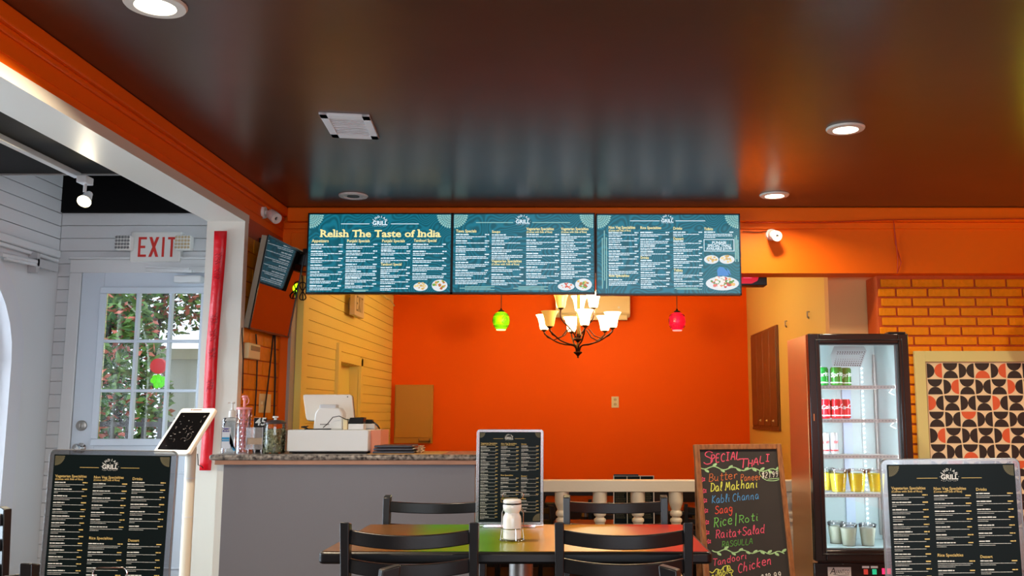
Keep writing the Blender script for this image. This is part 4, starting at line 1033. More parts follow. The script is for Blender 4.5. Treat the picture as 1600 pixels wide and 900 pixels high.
# mint jar
jx, jy = on(428.5, 5.36), 5.36; jr = (on(445, 5.36)-on(412, 5.36))/2
t = thing('mint_jar', 'clear jar filled with pale green mints, dark lid with white knob', 'jar', (jx, jy, CZ))
zt_ = at(428, 660, jy).z-CZ
build('jar_glass', MB().lathe([(0, .002), (jr*.95, .002), (jr, .01), (jr, zt_*.86), (jr*.96, zt_*.96)], (jx, jy, CZ), 28), M_glass, t)
m = MB(); rnd = random.Random(8)
for k in range(420):
    a = rnd.uniform(0, 2*PI); q = jr*.93*(rnd.random()**.25); z = rnd.uniform(.008, zt_*.78)
    c_ = Vector((jx+q*math.cos(a), jy+q*math.sin(a), CZ+z)); u = Vector((rnd.gauss(0, 1), rnd.gauss(0, 1), rnd.gauss(0, 1))).normalized(); w = u.orthogonal().normalized()
    m.obox(c_, u*.0075, w*.0045, u.cross(w)*.0045)
o = build('mints', m, mat('wrapped_mints', (176, 178, 140), .3, rgb2=(96, 104, 70), nscale=60), t, smooth=False); o['kind'] = 'stuff'
build('mint_core', MB().cyl((jx, jy, CZ+.006), (jx, jy, CZ+zt_*.76), jr*.84, n=24), mat('wrapped_mints', (150, 150, 110)), t)
build('jar_lid', MB().lathe([(jr*1.02, zt_*.95), (jr*1.04, zt_*1.0), (jr*.7, zt_*1.07), (0, zt_*1.09)], (jx, jy, CZ), 28), mat('smoky_lid', (70, 60, 58), .3), t)
build('lid_knob', MB().lathe([(0, zt_*1.08), (.008, zt_*1.08), (.007, zt_*1.14), (.016, zt_*1.15), (.016, zt_*1.2), (0, zt_*1.21)], (jx, jy, CZ), 18), M_wplast, t)
# number card
a, b = at(397, 653, 5.46), at(415, 703, 5.46)
t = thing('number_card', 'black table number card reading 45 behind the clear box', 'number card', ((a.x+b.x)/2, 5.46, CZ))
build('card', MB().box(a.x, b.x, 5.46, 5.466, CZ, a.z), M_tv, t, .001)
c_ = at(405.5, 664.5, 5.459)
build('number', text_mb([('45', .062, c_.x+.004, c_.z, 'CENTER', .02, .15)]).xf(Matrix.Translation((0, 5.4595, 0))), M_lettwhite, t, smooth=False, fix=False)
# clear box with tan card block
a, b = at(385, 668, 5.33), at(410, 703, 5.33)
t = thing('acrylic_box', 'small clear acrylic holder with a block of tan cards, left of the mint jar', 'holder', ((a.x+b.x)/2, 5.35, CZ))
m = MB()
m.box(a.x, b.x, 5.33, 5.333, CZ+.025, a.z).box(a.x, b.x, 5.40, 5.403, CZ+.025, a.z).box(a.x, a.x+.003, 5.33, 5.403, CZ+.025, a.z).box(b.x-.003, b.x, 5.33, 5.403, CZ+.025, a.z).box(a.x, b.x, 5.33, 5.403, CZ+.022, CZ+.026)
build('box_walls', m, M_clear, t)
for i in range(3): build('box_foot', MB().cyl((a.x+.01+i*(b.x-a.x-.02)/2, 5.345, CZ), (a.x+.01+i*(b.x-a.x-.02)/2, 5.345, CZ+.024), .006), M_clear, t)
build('card_block', MB().box(a.x+.006, b.x-.006, 5.337, 5.397, CZ+.05, CZ+.085), mat('tan_cards', (214, 176, 128), .6), t, .002)
# sanitizer bottle
bx = on(359, 5.34); by = 5.34; w2 = .046
t = thing('sanitizer_bottle', 'clear hand sanitizer pump bottle with blue label at the left end of the counter', 'bottle', (bx, by, CZ))
zs = at(359, 652, by).z-CZ
m = MB(); pr = rrect(w2, .028, .02)
prev = None; vv = []; ks = [(0.002, .97), (.012, 1), (zs*.92, 1), (zs*.985, .8), (zs, .35)]
for z, k in ks: vv += [(bx+x*k, by+y*k, CZ+z) for x, y in pr]
n = len(pr)
m.add(vv, [tuple(range(n))[::-1], tuple(range((len(ks)-1)*n, len(ks)*n))]+[(k*n+i, k*n+(i+1) % n, (k+1)*n+(i+1) % n, (k+1)*n+i) for k in range(len(ks)-1) for i in range(n)])
build('bottle_body', m, M_clear, t)
build('gel', MB().add([(bx+(x-bx)*.92, by+(y-by)*.9, CZ+(z-CZ)*.9+.002) for x, y, z in vv], m.f[:]), glass('pale_gel', (.86, .9, .93), .9, .05), t)
m = MB(); wv = on(372, by)
lb = build('front_label', MB().box(bx-.036, bx+.012, by-.0305, by-.0292, CZ+.03, CZ+zs*.72), mat('clear_label', (206, 212, 220), .4), t)
build('label_name_band', MB().box(bx-.034, bx+.004, by-.0315, by-.0305, CZ+zs*.60, CZ+zs*.70), mat('label_purple', (66, 54, 130), .4), lb)
build('label_blue_band', MB().box(bx-.036, bx+.006, by-.0315, by-.0305, CZ+zs*.34, CZ+zs*.45), mat('label_blue', (40, 140, 190), .4), lb)
build('label_blue_wave', MB().prism([(.008, .05), (.04, .03), (.043, .012), (.03, .012), (.012, .06), (.008, .11)], (bx, by-.0300, CZ+.005), (1, 0, 0), (0, 0, 1), (0, -.001, 0)), mat('label_blue', (40, 140, 190)), t)
build('label_lettering', text_mb([('Purell', .017, bx-.015, CZ+zs*.625, 'CENTER', .02), ('Advanced', .010, bx-.015, CZ+zs*.37, 'CENTER', .01)]).xf(Matrix.Translation((0, by-.032, 0))), M_lettwhite, lb, smooth=False, fix=False)
build('pump_collar', MB().lathe([(.018, zs), (.019, zs+.005), (.018, zs+.035), (.008, zs+.042), (.006, zs+.05)], (bx+.004, by, CZ), 20), M_wplast, t)
build('pump_head', MB().lathe([(.005, zs+.04), (.005, zs+.075), (.012, zs+.077), (.012, zs+.085), (0, zs+.087)], (bx+.004, by, CZ), 16).bar((bx+.004, by, CZ+zs+.082), (bx-.022, by-.012, CZ+zs+.08), .01, .007), M_wplast, t)
# pink tumbler with straw topper
ux_ = on(379, 5.50); uy = 5.50; zt_ = at(379, 638, uy).z-CZ; ur = (on(390, uy)-on(367, uy))/2
t = thing('straw_tumbler', 'clear pink studded tumbler with a pink straw behind the sanitizer bottle', 'tumbler', (ux_, uy, CZ))
m = MB().lathe([(0, .003), (ur*.72, .003), (ur*.98, zt_*.98)], (ux_, uy, CZ), 24)
build('tumbler_cup', m, glass('pink_clear', (.93, .80, .84), .8, .1), t)
m = MB()
for i in range(9):
    for j in range(16):
        z = zt_*(.08+.095*i); r = ur*(.72+.26*z/zt_)+.001; a = 2*PI*(j+.5*(i % 2))/16; c_ = Vector((ux_+r*math.cos(a), uy+r*math.sin(a), CZ+z)); tg_ = Vector((-math.sin(a), math.cos(a), 0)); nr_ = Vector((math.cos(a), math.sin(a), 0))
        m.add([c_+tg_*.006, c_+Vector((0, 0, .009)), c_-tg_*.006, c_-Vector((0, 0, .009)), c_+nr_*.004], [(0, 1, 4), (1, 2, 4), (2, 3, 4), (3, 0, 4)])
o = build('studs', m, glass('pink_stud', (.95, .85, .88), .7, .1), t, smooth=False); o['kind'] = 'stuff'
M_pink = mat('pink_plastic', (236, 150, 150), .35)
build('tumbler_lid', MB().lathe([(ur*.99, zt_*.97), (ur*1.04, zt_*.975), (ur*1.04, zt_*1.02), (0, zt_*1.03)], (ux_, uy, CZ), 24), M_pink, t)
zq = at(379, 617, uy).z
build('straw', MB().cyl((ux_, uy, CZ+.02), (ux_, uy, zq-.012), .007), M_pink, t)
build('straw_topper', MB().lathe([(0, -.022), (.012, -.02), (.012, -.008), (.018, -.004), (.016, .006), (0, .01)], (ux_, uy, zq-.01), 18).tube([(ux_+.008+.016*math.sin(a), uy, zq-.035+.02*math.cos(a)) for a in [PI*i/10 for i in range(11)]], .003, 6), M_pink, t)
t = tag(recenter(build('card_reader_stand', MB().box(on(394, 5.52), on(403, 5.52), 5.52, 5.56, CZ, at(394, 652, 5.52).z), mat('peach_plastic', (224, 160, 120), .4), bev=.006), (on(398, 5.52), 5.54, CZ)), 'narrow peach plastic canister behind the clear acrylic holder', 'canister')
#==WALLS==
# ------------------------------------------------------------------ on the left wall beside the opening
t = thing('tilted_television', 'glossy dark television tilted down on the left wall, mirroring the menu screens', 'television', (-1.93, 6.0, 1.70))
xb_, xt_ = -1.94, -1.85; za, zb2 = 1.70, 2.27; ya, yb2 = 5.66, 6.34
n_ = Vector((zb2-za, 0, -(xt_-xb_))).normalized(); th = -n_*.035
cs_ = [Vector((xb_, ya, za)), Vector((xb_+.034, yb2, za)), Vector((xt_+.034, yb2, zb2)), Vector((xt_, ya, zb2))]
n_ = (cs_[3]-cs_[0]).cross(cs_[1]-cs_[0]).normalized()
if n_.x < 0: n_ = -n_
th = -n_*.035
def slabq(m, pts, e): m.add(pts+[p+e for p in pts], [(0, 1, 2, 3), (7, 6, 5, 4), (0, 4, 5, 1), (1, 5, 6, 2), (2, 6, 7, 3), (3, 7, 4, 0)]); return m
build('television_case', slabq(MB(), [p+th*.15 for p in cs_], th), M_tvback, t, .003)
cen = sum(cs_, Vector())/4
build('television_screen', slabq(MB(), [cen+(p-cen)*.985+n_*.001 for p in cs_], th*.12), mat('glossy_black_screen', (10, 9, 9), .015, spec=.9, ior=1.75), t)
m = MB()
for i in range(4): m.bar(cs_[i]+n_*.001, cs_[(i+1) % 4]+n_*.001, .012, .008, n_)
build('television_bezel', m, M_tv, t)
build('wall_mount', MB().box(-1.985, -1.97, 5.9, 6.15, 1.9, 2.3).bar((-1.975, 5.98, 2.2), (xt_-.05, 5.98, 2.18), .03, .03).bar((-1.975, 6.08, 2.2), (xt_-.05, 6.08, 2.18), .03, .03), M_tv, t)
def cam_(name_label, base, nrm, aim, up=(0, 0, 1)):
    t = thing('security_camera', name_label, 'camera', base)
    b = Vector(base); n0 = Vector(nrm)
    build('mount_plate', MB().cyl(b, b+n0*.018, .042, .038, 24), M_wplast, t)
    a = Vector(aim).normalized(); c_ = b+n0*.055+a*.03+Vector((0, 0, -.012))
    build('mount_arm', MB().cyl(b+n0*.015, c_, .014), M_wplast, t)
    Mx = a.to_track_quat('Z', 'Y').to_matrix()
    build('camera_body', MB().lathe([(0, -.055), (.022, -.052), (.034, -.035), (.036, .0), (.036, .052), (.034, .055)], c_, 24, Mx), M_wplast, t)
    f = build('camera_face', MB().lathe([(0, .05), (.033, .05), (.033, .053), (0, .0535)], c_, 24, Mx), mat('camera_glass', (12, 12, 14), .1), t)
    s_ = a.cross(Vector((0, 0, 1))).normalized()
    u_ = s_.cross(a)
    build('camera_lens', MB().cyl(c_+a*.0535, c_+a*.055, .012, n=18), M_tv, f)
    build('camera_sensor', MB().cyl(c_+a*.0535-u_*.022, c_+a*.057-u_*.022, .008, .006), M_wplast, f)
    build('status_light', MB().obox(c_+a*.0545, s_*.014, u_*.0012, a*.0005), M_steel, f)
p = at(1206, 366, 6.382); cam_('white bullet security camera on the orange beam right of the menu screens', (p.x, 6.40, p.z), (0, -1, 0), (.12, -.9, -.28))
p = atx(420, 332, XL+.05); cam_('white bullet security camera high on the left wall near the corner', (XL+.012, p.y, p.z), (1, 0, 0), (.55, -.55, -.42))
# cables on the wall
def cable(label, pts, r=.004, nm='wall_cable', m=None):
    return tag(recenter(build(nm, MB().tube(pts, r, 6), m or M_cable), pts[-1]), label, 'cable')
def wallp(px, py, off=.03): return atx(px, py, XL+off)
cable('black cable hanging past the left side of the thermostat', [wallp(378, 512), wallp(380, 560, .05), wallp(379, 615)], .004)
cable('black cable hanging just right of the thermostat', [wallp(400, 522), wallp(402, 555), wallp(401, 600), wallp(398, 650)], .0045)
cable('black cable slanting down over the switch plate', [wallp(427, 524), wallp(420, 590, .035), wallp(412, 655, .035)], .005)
cable('black cable straight down beside the corner', [wallp(429.5, 524, .03), wallp(430, 590, .03), wallp(428, 655, .03)], .006)
def coil(cx, cy, d, label, lead):
    pts = [at(*q, d) for q in lead]
    for i in range(26):
        a = i*.75; pts.append(at(cx+5*math.sin(a), cy+14*math.cos(a*.5), d-.004*(i % 3)))
    tag(recenter(build('cable_coil', MB().tube(pts, .004, 6), M_cable), pts[-1]), label, 'cable')
coil(450, 452, 6.37, 'tied loop of black cable hanging nearer the tilted television', [(468, 420), (462, 425), (455, 432), (451, 440)])
coil(473, 455, 6.37, 'tied loop of black cable hanging against the yellow wall beside the first screen', [(462, 410), (468, 420), (472, 432), (473, 442)])
cable('black cable drooping from the tilted television towards the menu screens', [at(452, 396, 6.36), at(458, 412, 6.36), at(470, 424, 6.36), at(482, 425, 6.33)], .003)
b = tag(recenter(build('cable_box', MB().box(-1.832, -1.768, 6.345, 6.39, 2.19, 2.31), M_tv, bev=.004), (-1.8, 6.35, 2.19)), 'black power box behind the tilted television in the corner', 'power box')
m0 = cable('cable bundle in white clips at the corner of the first menu screen', [at(452, 386, 6.37), at(462, 388, 6.37), at(474, 394, 6.37), at(484, 398, 6.34)], .008, m=M_ivory)
cable('thin orange-painted cable looped along the beam trim', [at(1160, 362, 6.385), at(1185, 363, 6.385), at(1203, 361, 6.385)], .003)
m1 = mat('orange_cable', (200, 62, 14), .5)
cable('orange cable dropping in a loop down the right half of the beam', [at(1396, 343, 6.33), at(1397, 350, 6.35), at(1399, 380, 6.385), at(1408, 410, 6.385), at(1402, 427, 6.385), at(1403, 405, 6.38), at(1400, 375, 6.38), at(1397, 352, 6.35)], .004, m=m1)
cable('orange cable sagging along the crown of the beam', [at(1165, 347, 6.334), at(1280, 347.5, 6.334), at(1390, 343.5, 6.334), at(1600, 342, 6.334)], .005, m=m1)
# thermostat, switch plate
def wbox(px0, px1, py0, py1, x0, x1):
    a, b = atx(px0, py0, x0+.0), atx(px1, py1, x0)
    return x0, x1, a.y, b.y, b.z if b.z < a.z else a.z, a.z
t = thing('thermostat', 'beige wall thermostat with small grey display on the orange blocks', 'thermostat', wallp(388, 560, .021))
a, b = wallp(379, 536, .021), wallp(393, 562, .021)
build('thermostat_case', MB().box(XL+.021, XL+.055, a.y+.02, b.y+.06, b.z, a.z+.005), M_ivory, t, .006)
build('thermostat_display', MB().box(XL+.055, XL+.057, a.y+.055, b.y+.045, a.z-.04, a.z-.01), mat('lcd_grey', (110, 118, 96), .3), t)
t = thing('switch_plate', 'ivory switch plate on the orange blocks above the counter', 'switch', wallp(412, 645, .021))
a, b = wallp(405, 615, .021), wallp(419, 645, .021)
build('plate', MB().box(XL+.021, XL+.027, a.y, b.y+.03, b.z, a.z), M_ivory, t, .002)
for k in range(2): build('toggle', MB().box(XL+.027, XL+.036, a.y+.03+k*.07, a.y+.037+k*.07, (a.z+b.z)/2-.008, (a.z+b.z)/2+.012), M_ivory, t)

# ------------------------------------------------------------------ back room fittings
t = thing('kitchen_exit_sign', 'yellowed exit sign seen edge-on on the yellow plank wall under the first screen', 'exit sign', (XY+.05, 7.95, 2.02))
a = atx(548, 503, XY)
build('sign_body', MB().box(XY+.04, XY+.085, 7.75, 8.10, 2.0, 2.21), M_ivory, t, .005)
build('sign_arm', MB().box(XY, XY+.04, 7.88, 7.96, 2.06, 2.16), M_ivory, t, .003)
tm = MB(); x = 0
for ch, ww in (('E', .055), ('X', .066), ('I', .026), ('T', .055)): letter(tm, ch, x, 0, ww, .13, .016, 0); x += ww+.014
tm.xf(Matrix(((0, -1, 0, XY+.0862), (1, 0, 0, 7.80), (0, 0, 1, 2.04), (0, 0, 0, 1))))
build('exit_lettering', tm, mat('faded_green_brown', (120, 108, 60), .5), t, smooth=False)
a, b = at(868, 455, 9.7), at(985, 500, 9.7)
t = thing('air_conditioner', 'cream wall air conditioner high on the orange wall behind the chandelier', 'air conditioner', ((a.x+b.x)/2, 9.9, b.z))
build('unit_body', MB().prism([(9.9, b.z+.04), (9.9, b.z+.30), (9.72, b.z+.30), (9.69, b.z+.26), (9.69, b.z+.07), (9.74, b.z+.03)], (a.x, 0, 0), (0, 1, 0), (0, 0, 1), (b.x-a.x, 0, 0)), M_ivory, t, .01)
build('outlet_flap', MB().box(a.x+.06, b.x-.03, 9.70, 9.76, b.z, b.z+.055), M_ivory, t, .006)
build('unit_badge', MB().cyl((b.x-.12, 9.686, b.z+.13), (b.x-.12, 9.69, b.z+.13), .012), M_wplast, t)
a, b = at(617, 601, 9.85), at(675, 693, 9.85)
t = thing('electrical_panel', 'mustard yellow electrical panel door on the orange wall left', 'panel', ((a.x+b.x)/2, 9.9, b.z))
M_must = mat('mustard_paint', (196, 138, 30), .45)
build('panel_frame', MB().box(a.x, b.x, 9.86, 9.9, b.z, a.z), M_must, t, .004)
build('panel_door', MB().box(a.x+.012, b.x-.012, 9.85, 9.86, b.z+.06, a.z-.012), M_must, t, .003)
build('panel_latch', MB().box(b.x-.14, b.x-.02, 9.845, 9.862, b.z+.012, b.z+.03).box(b.x-.14, b.x-.134, 9.845, 9.862, b.z+.012, b.z+.05).box(b.x-.03, b.x-.024, 9.845, 9.862, b.z+.012, b.z+.05), mat('dark_brass', (120, 84, 30), .4, .6), t)
a, b = at(955.5, 619.5, 9.88), at(967, 637, 9.88)
t = thing('wall_outlet', 'ivory outlet plate in the middle of the bright orange wall', 'outlet', ((a.x+b.x)/2, 9.9, b.z))
build('plate', MB().box(a.x, b.x, 9.892, 9.9, b.z, a.z), M_ivory, t, .002)
for k in (0, 1):
    zc = b.z+(a.z-b.z)*(.3+.42*k); f = build('socket', MB().cyl(((a.x+b.x)/2, 9.890, zc), ((a.x+b.x)/2, 9.893, zc), .017, n=18), mat('ivory_dim', (200, 180, 130), .4), t)
    for s in (-1, 1): build('slot', MB().box((a.x+b.x)/2+s*.007-.0015, (a.x+b.x)/2+s*.007+.0015, 9.8885, 9.8905, zc-.004, zc+.006), M_tv, f)
tag(recenter(build('hanging_wire', MB().tube([at(597, 459, 9.2), at(603, 466, 9.2), at(610, 468, 9.3), at(616, 478, 9.5)], .006, 6), M_ivory), at(616, 478, 9.5)), 'short pale wire poking out below the first menu screen', 'wire')
for px, py, nm in ((1265, 493, 'nearer of two'), (1230, 507, 'farther of two')):
    p = atx(px, py, 1.88); 
    tag(recenter(build('wall_hook', MB().tube([(1.88, p.y, p.z+.03), (1.862, p.y, p.z+.03), (1.862, p.y, p.z-.015), (1.868, p.y-.02, p.z-.025), (1.862, p.y-.035, p.z-.012)], .005, 6), M_steel), (p.x, p.y, p.z-.02)), nm+' small hooks on the cream wall above the shutters', 'hook')
# shutters on the cream wall
y0_, y1_ = 8.42, 9.62; z0_, z1_ = 1.05, 1.98
t = thing('wall_cabinet', 'brown wooden panelled cabinet shutters on the cream wall at right', 'cabinet', (1.85, (y0_+y1_)/2, z0_))
build('cabinet_frame', MB().box(1.862, 1.88, y0_, y1_, z0_, z1_), M_shut, t, .003)
for k in range(4):
    a = y0_+.02+k*(y1_-y0_-.04)/4; b = a+(y1_-y0_-.04)/4-.012
    d_ = build('shutter_door', MB().box(1.852, 1.863, a, b, z0_+.02, z1_-.02), M_shut, t, .006)
    if k in (0, 1, 2): build('shutter_knob', MB().lathe([(0, 0), (.012, .002), (.007, .012), (0, .02)], (1.852, (a+b)/2, z0_+.07), 12, Matrix.Rotation(-PI/2, 3, 'Y')), M_ivory, d_)
build('lower_lip', MB().box(1.857, 1.88, y0_, y1_, z0_-.02, z0_), M_shut, t)
# red lit sign under the beam
a, b = at(1130, 427, 6.7), at(1195, 447, 6.7)
t = thing('lit_sign', 'black box sign with glowing red face beside the right menu screen', 'sign', ((a.x+b.x)/2, 6.66, b.z))
build('sign_case', MB().box(a.x, b.x, 6.62, 6.74, b.z-.005, a.z+.10), M_tv, t, .004)
a2, b2 = at(1130, 428, 6.615), at(1188, 443, 6.615)
build('sign_face', MB().prism([(a2.x, b2.z), (b2.x-.06, b2.z), (b2.x-.02, b2.z+.02), (b2.x, a2.z), (a2.x, a2.z)], (0, 6.62, 0), (1, 0, 0), (0, 0, 1), (0, -.006, 0)), emit('sign_red', (215, 10, 45), 1.0), t)
build('sign_marks', MB().box(b2.x-.15, b2.x-.05, 6.612, 6.614, a2.z-.02, a2.z-.016).box(b2.x-.12, b2.x-.06, 6.612, 6.614, a2.z-.03, a2.z-.027), emit('sign_pink', (250, 120, 150), 1), t)
# pendant lanterns
def lantern(px, py, label, c_, bc, power, LY=9.2):
    p = at(px, py, LY); t = thing('pendant_lantern', label, 'pendant lamp', (p.x, LY, p.z-.085))
    P_ = Vector((p.x, LY, p.z))
    prof = [(.045, -.088), (.060, -.07), (.078, -.035), (.083, 0), (.078, .035), (.060, .07), (.03, .088)]
    build('lantern_globe', MB().lathe(prof, P_, 28), mat('lantern_'+label.split()[0], c_, .3, emis=c_, estr=1.0), t)
    build('lantern_rim', MB().lathe([(.045, -.096), (.048, -.09), (.048, -.086), (.03, -.086)], P_, 24), mat('lantern_rim_'+label.split()[0], c_, .3, emis=bc, estr=2), t)
    m = MB()
    for i in range(4):
        a = PI/4+i*PI/2-.25
        c0_ = Vector((math.cos(a), math.sin(a), 0))
        for rr in (.034, .022, .010):
            pts = []
            for k in range(18):
                b_ = 2*PI*k/18; z = rr*math.sin(b_); a_ = a+rr*math.cos(b_)/.083; r_ = .0845*math.cos(min(1, abs(z)/.12)); pts.append(P_+Vector((math.cos(a_)*r_, math.sin(a_)*r_, z)))
            m.tube(pts, .0018, 5, True)
    for z, r_ in ((.062, .067), (-.062, .067), (.05, .073), (-.05, .073)):
        for k in range(26):
            a = 2*PI*k/26; c__ = P_+Vector((math.cos(a)*r_, math.sin(a)*r_, z)); m.obox(c__, (-.004*math.sin(a), .004*math.cos(a), 0), (0, 0, .003), (.003*math.cos(a), .003*math.sin(a), 0))
    o = build('mosaic_tracery', m, mat('tracery_'+label.split()[0], tuple(v*.45 for v in c_), .5), t); o['kind'] = 'stuff'
    build('lantern_cap', MB().lathe([(.034, .085), (.03, .098), (.012, .108), (.005, .125)], P_, 20), M_tv, t)
    build('cord', MB().cyl(P_+Vector((0, 0, .12)), (p.x, LY, CEIL), .0035), M_cable, t)
    point('lantern_glow', (p.x, LY-.12, p.z-.0), power, tuple(lin(c_)), .05)
lantern(783, 501, 'green mosaic glass pendant lantern left of the chandelier', (128, 214, 10), (225, 255, 150), 2.5)
lantern(1648, 470, 'yellow-green pendant lantern added unseen beyond the frame to tint the bricks', (214, 214, 30), (250, 250, 160), 5, 6.0)  # unseen lamp, added to give the bricks a yellow-green light
lantern(1058, 502, 'red mosaic glass pendant lantern right of the chandelier', (225, 14, 50), (255, 130, 120), 2.5)
# chandelier
cxh = at(903, 500, 8.0).x; CYH = 8.0
t = thing('chandelier', 'nine-arm bronze chandelier with bell glass shades in the back room', 'chandelier', (cxh, CYH, 1.655))
M_brz = mat('bronze', (70, 38, 22), .4, .7); C0 = Vector((cxh, CYH, 0))
build('stem', MB().cyl(C0+Vector((0, 0, 1.72)), C0+Vector((0, 0, 2.6)), .009).cyl(C0+Vector((.014, .0, 1.83)), C0+Vector((.014, 0, 2.4)), .006).lathe([(.05, 2.58), (.06, 2.6)], C0), mat('aged_brass', (150, 116, 60), .35, .7), t)
build('upper_hub', MB().lathe([(0, 1.785), (.012, 1.79), (.018, 1.80), (.045, 1.812), (.042, 1.822), (.012, 1.83), (.012, 1.86), (0, 1.87)], C0, 20), M_brz, t)
build('lower_hub', MB().lathe([(0, 1.655), (.008, 1.657), (.008, 1.672), (.02, 1.685), (.038, 1.70), (.036, 1.708), (.01, 1.716)], C0, 20), M_brz, t)
M_unlit_glow = mat('amber_shade_weak_glow', (236, 196, 110), .35, emis=(236, 180, 80), estr=.55)  # unlit shades given a weak amber glow of their own
def arm(ang, rad, zs, lit, up):
    v = Vector((math.cos(ang), -math.sin(ang), 0))
    if not up: pr = [(.012, 1.705), (.022, 1.745), (.05, 1.765), (.12, 1.775), (.20, 1.80), (.27, 1.845), (rad-.005, zs-.03), (rad, zs)]
    else: pr = [(.012, 1.82), (.03, 1.85), (.07, 1.90), (rad*.9, zs-.10), (rad+.005, zs-.05), (rad, zs)]
    # smooth the path
    P = [C0+v*a+Vector((0, 0, b)) for a, b in pr]
    S_ = []
    for i in range(len(P)-1):
        p0, p1, p2, p3 = P[max(i-1, 0)], P[i], P[i+1], P[min(i+2, len(P)-1)]
        for j in range(4):
            f = j/4; S_.append(.5*((2*p1)+(p2-p0)*f+(2*p0-5*p1+4*p2-p3)*f*f+(3*p1-p0-3*p2+p3)*f**3))
    S_.append(P[-1])
    A = build('arm', MB().tube(S_, .0065, 8), M_brz, t)
    e = C0+v*rad+Vector((0, 0, zs))
    if not up:
        Q = [e+Vector((0, 0, -.02)), e-v*.03+Vector((0, 0, -.06)), e-v*.09+Vector((0, 0, -.085)), e-v*.16+Vector((0, 0, -.06)), e-v*.21+Vector((0, 0, .0))]
        build('scroll', MB().tube(Q, .005, 6), M_brz, A)
    build('shade_cup', MB().lathe([(0, -.012), (.008, -.01), (.026, .002), (.024, .008), (0, .009)], e, 18), M_brz, A)
    build('glass_shade', MB().lathe([(.0, .008), (.034, .009), (.040, .03), (.046, .07), (.056, .105), (.074, .136), (.071, .136), (.053, .105), (.043, .07), (.037, .03), (.03, .014), (0, .012)], e, 24), M_shell if lit else M_unlit_glow, A)
    if lit: point('chandelier_glow', e+Vector((0, 0, .17)), 8, (1, .84, .56), .04)
for i, lit in enumerate((1, 1, 0, 1, 1, 1)): arm(R(20+60*i), .31, 1.90, lit, False)
for a, lit in ((35, 1), (155, 0), (275, 1)): arm(R(a), .16, 2.07, lit, True)

# back tables, menu stand
table(.25, 6.98, .74, .62, 'dark square table just beyond the balusters, carrying the printed folder', M_dark, zb=-.37, group='back room tables')
table(-.75, 8.2, .76, .76, 'dark table in the back room at left, behind the far-side chairs', M_dark, zb=-.37, group='back room tables')
table(1.1, 8.3, .9, .76, 'dark table in the back room at right, behind the chalkboard', M_dark, zb=-.37, group='back room tables')
table(.15, 9.0, .76, .7, 'dark table in the back room nearest the orange wall', M_dark, zb=-.37, group='back room tables')
for x, y, r_, l_ in ((-.75, 7.55, 0, 'black chair before the left back-room table'), (1.1, 7.7, 0, 'black chair before the right back-room table'), (.34, 8.1, R(5), 'black chair in the back room behind the middle balusters'), (1.66-.05, 7.2, R(80), 'black chair near the cream wall behind the chalkboard'), (.02, 7.6, R(-70), 'black chair turned sideways behind the left balusters')):
    chair(x, y, r_, l_, 1, -.37, 'black chairs in the sunken back room')
D_ = 6.98; a, b = at(959, 741, D_), at(1021, 741, D_)
t = thing('menu_folder', 'three-panel printed menu folder standing on a table behind the balusters', 'menu', ((a.x+b.x)/2, D_, .39), local=True)
zt_ = a.z-.39; wt = b.x-a.x
for k in range(3):
    x0 = -wt/2+k*wt/3; pn = build('folder_panel', MB().box(x0+.003, x0+wt/3-.003, -.003, 0, .004, zt_-.015), M_sheet, t)
    m = MB(); rnd = random.Random(k+50)
    for r in range(22): words(m, x0+.012, x0+wt/3-.012-rnd.uniform(0, .02), zt_-.05-r*.0125, .0035, rnd)
    o = build('fine_print', m.xf(Matrix.Translation((0, -.0036, 0))), M_lettgrey, pn, smooth=False, fix=False); o['kind'] = 'stuff'
build('folder_sleeve', MB().box(-wt/2-.004, wt/2+.004, 0, .002, 0, zt_-.01), M_trim, t)
build('folder_header', MB().box(-wt/2, wt*.12, -.003, .003, zt_-.012, zt_), M_tv, t)

# ------------------------------------------------------------------ balustrade between the rooms
t = thing('balustrade', 'cream painted railing with turned balusters between the two rooms', 'railing', (.8, 6.46, 0))
build('top_rail', MB().box(-.55, 2.15, 6.41, 6.52, .665, .742), M_rail, t, .005)
build('bottom_rail', MB().box(-.55, 2.15, 6.42, 6.51, 0, .06), M_rail, t, .004)
prof = [(.048, .665), (.048, .60), (.046, .585), (.032, .55), (.031, .542), (.040, .53), (.042, .518), (.038, .506), (.028, .500), (.028, .494), (.040, .484), (.041, .470), (.034, .460), (.032, .452), (.040, .42), (.045, .36), (.042, .27), (.032, .19), (.028, .16), (.038, .15), (.038, .135), (.03, .125), (.046, .10), (.046, .06)]
b0 = build('baluster', MB().lathe([(r_, z) for r_, z in prof][::-1], (0, 0, 0), 20), M_rail, None)
b0.parent = t; OFF[b0.name] = Vector((.8, 6.46, 0)); xb0 = at(996.5, 770, 6.46).x; step = .2563
firstb = True
for k in range(-6, 5):
    x = xb0+k*step
    if not -.5 < x < 2.1: continue
    o = b0 if firstb else b0.copy()
    if not firstb: COL.objects.link(o)
    firstb = False; o.location = (x-.8, 0, 0)
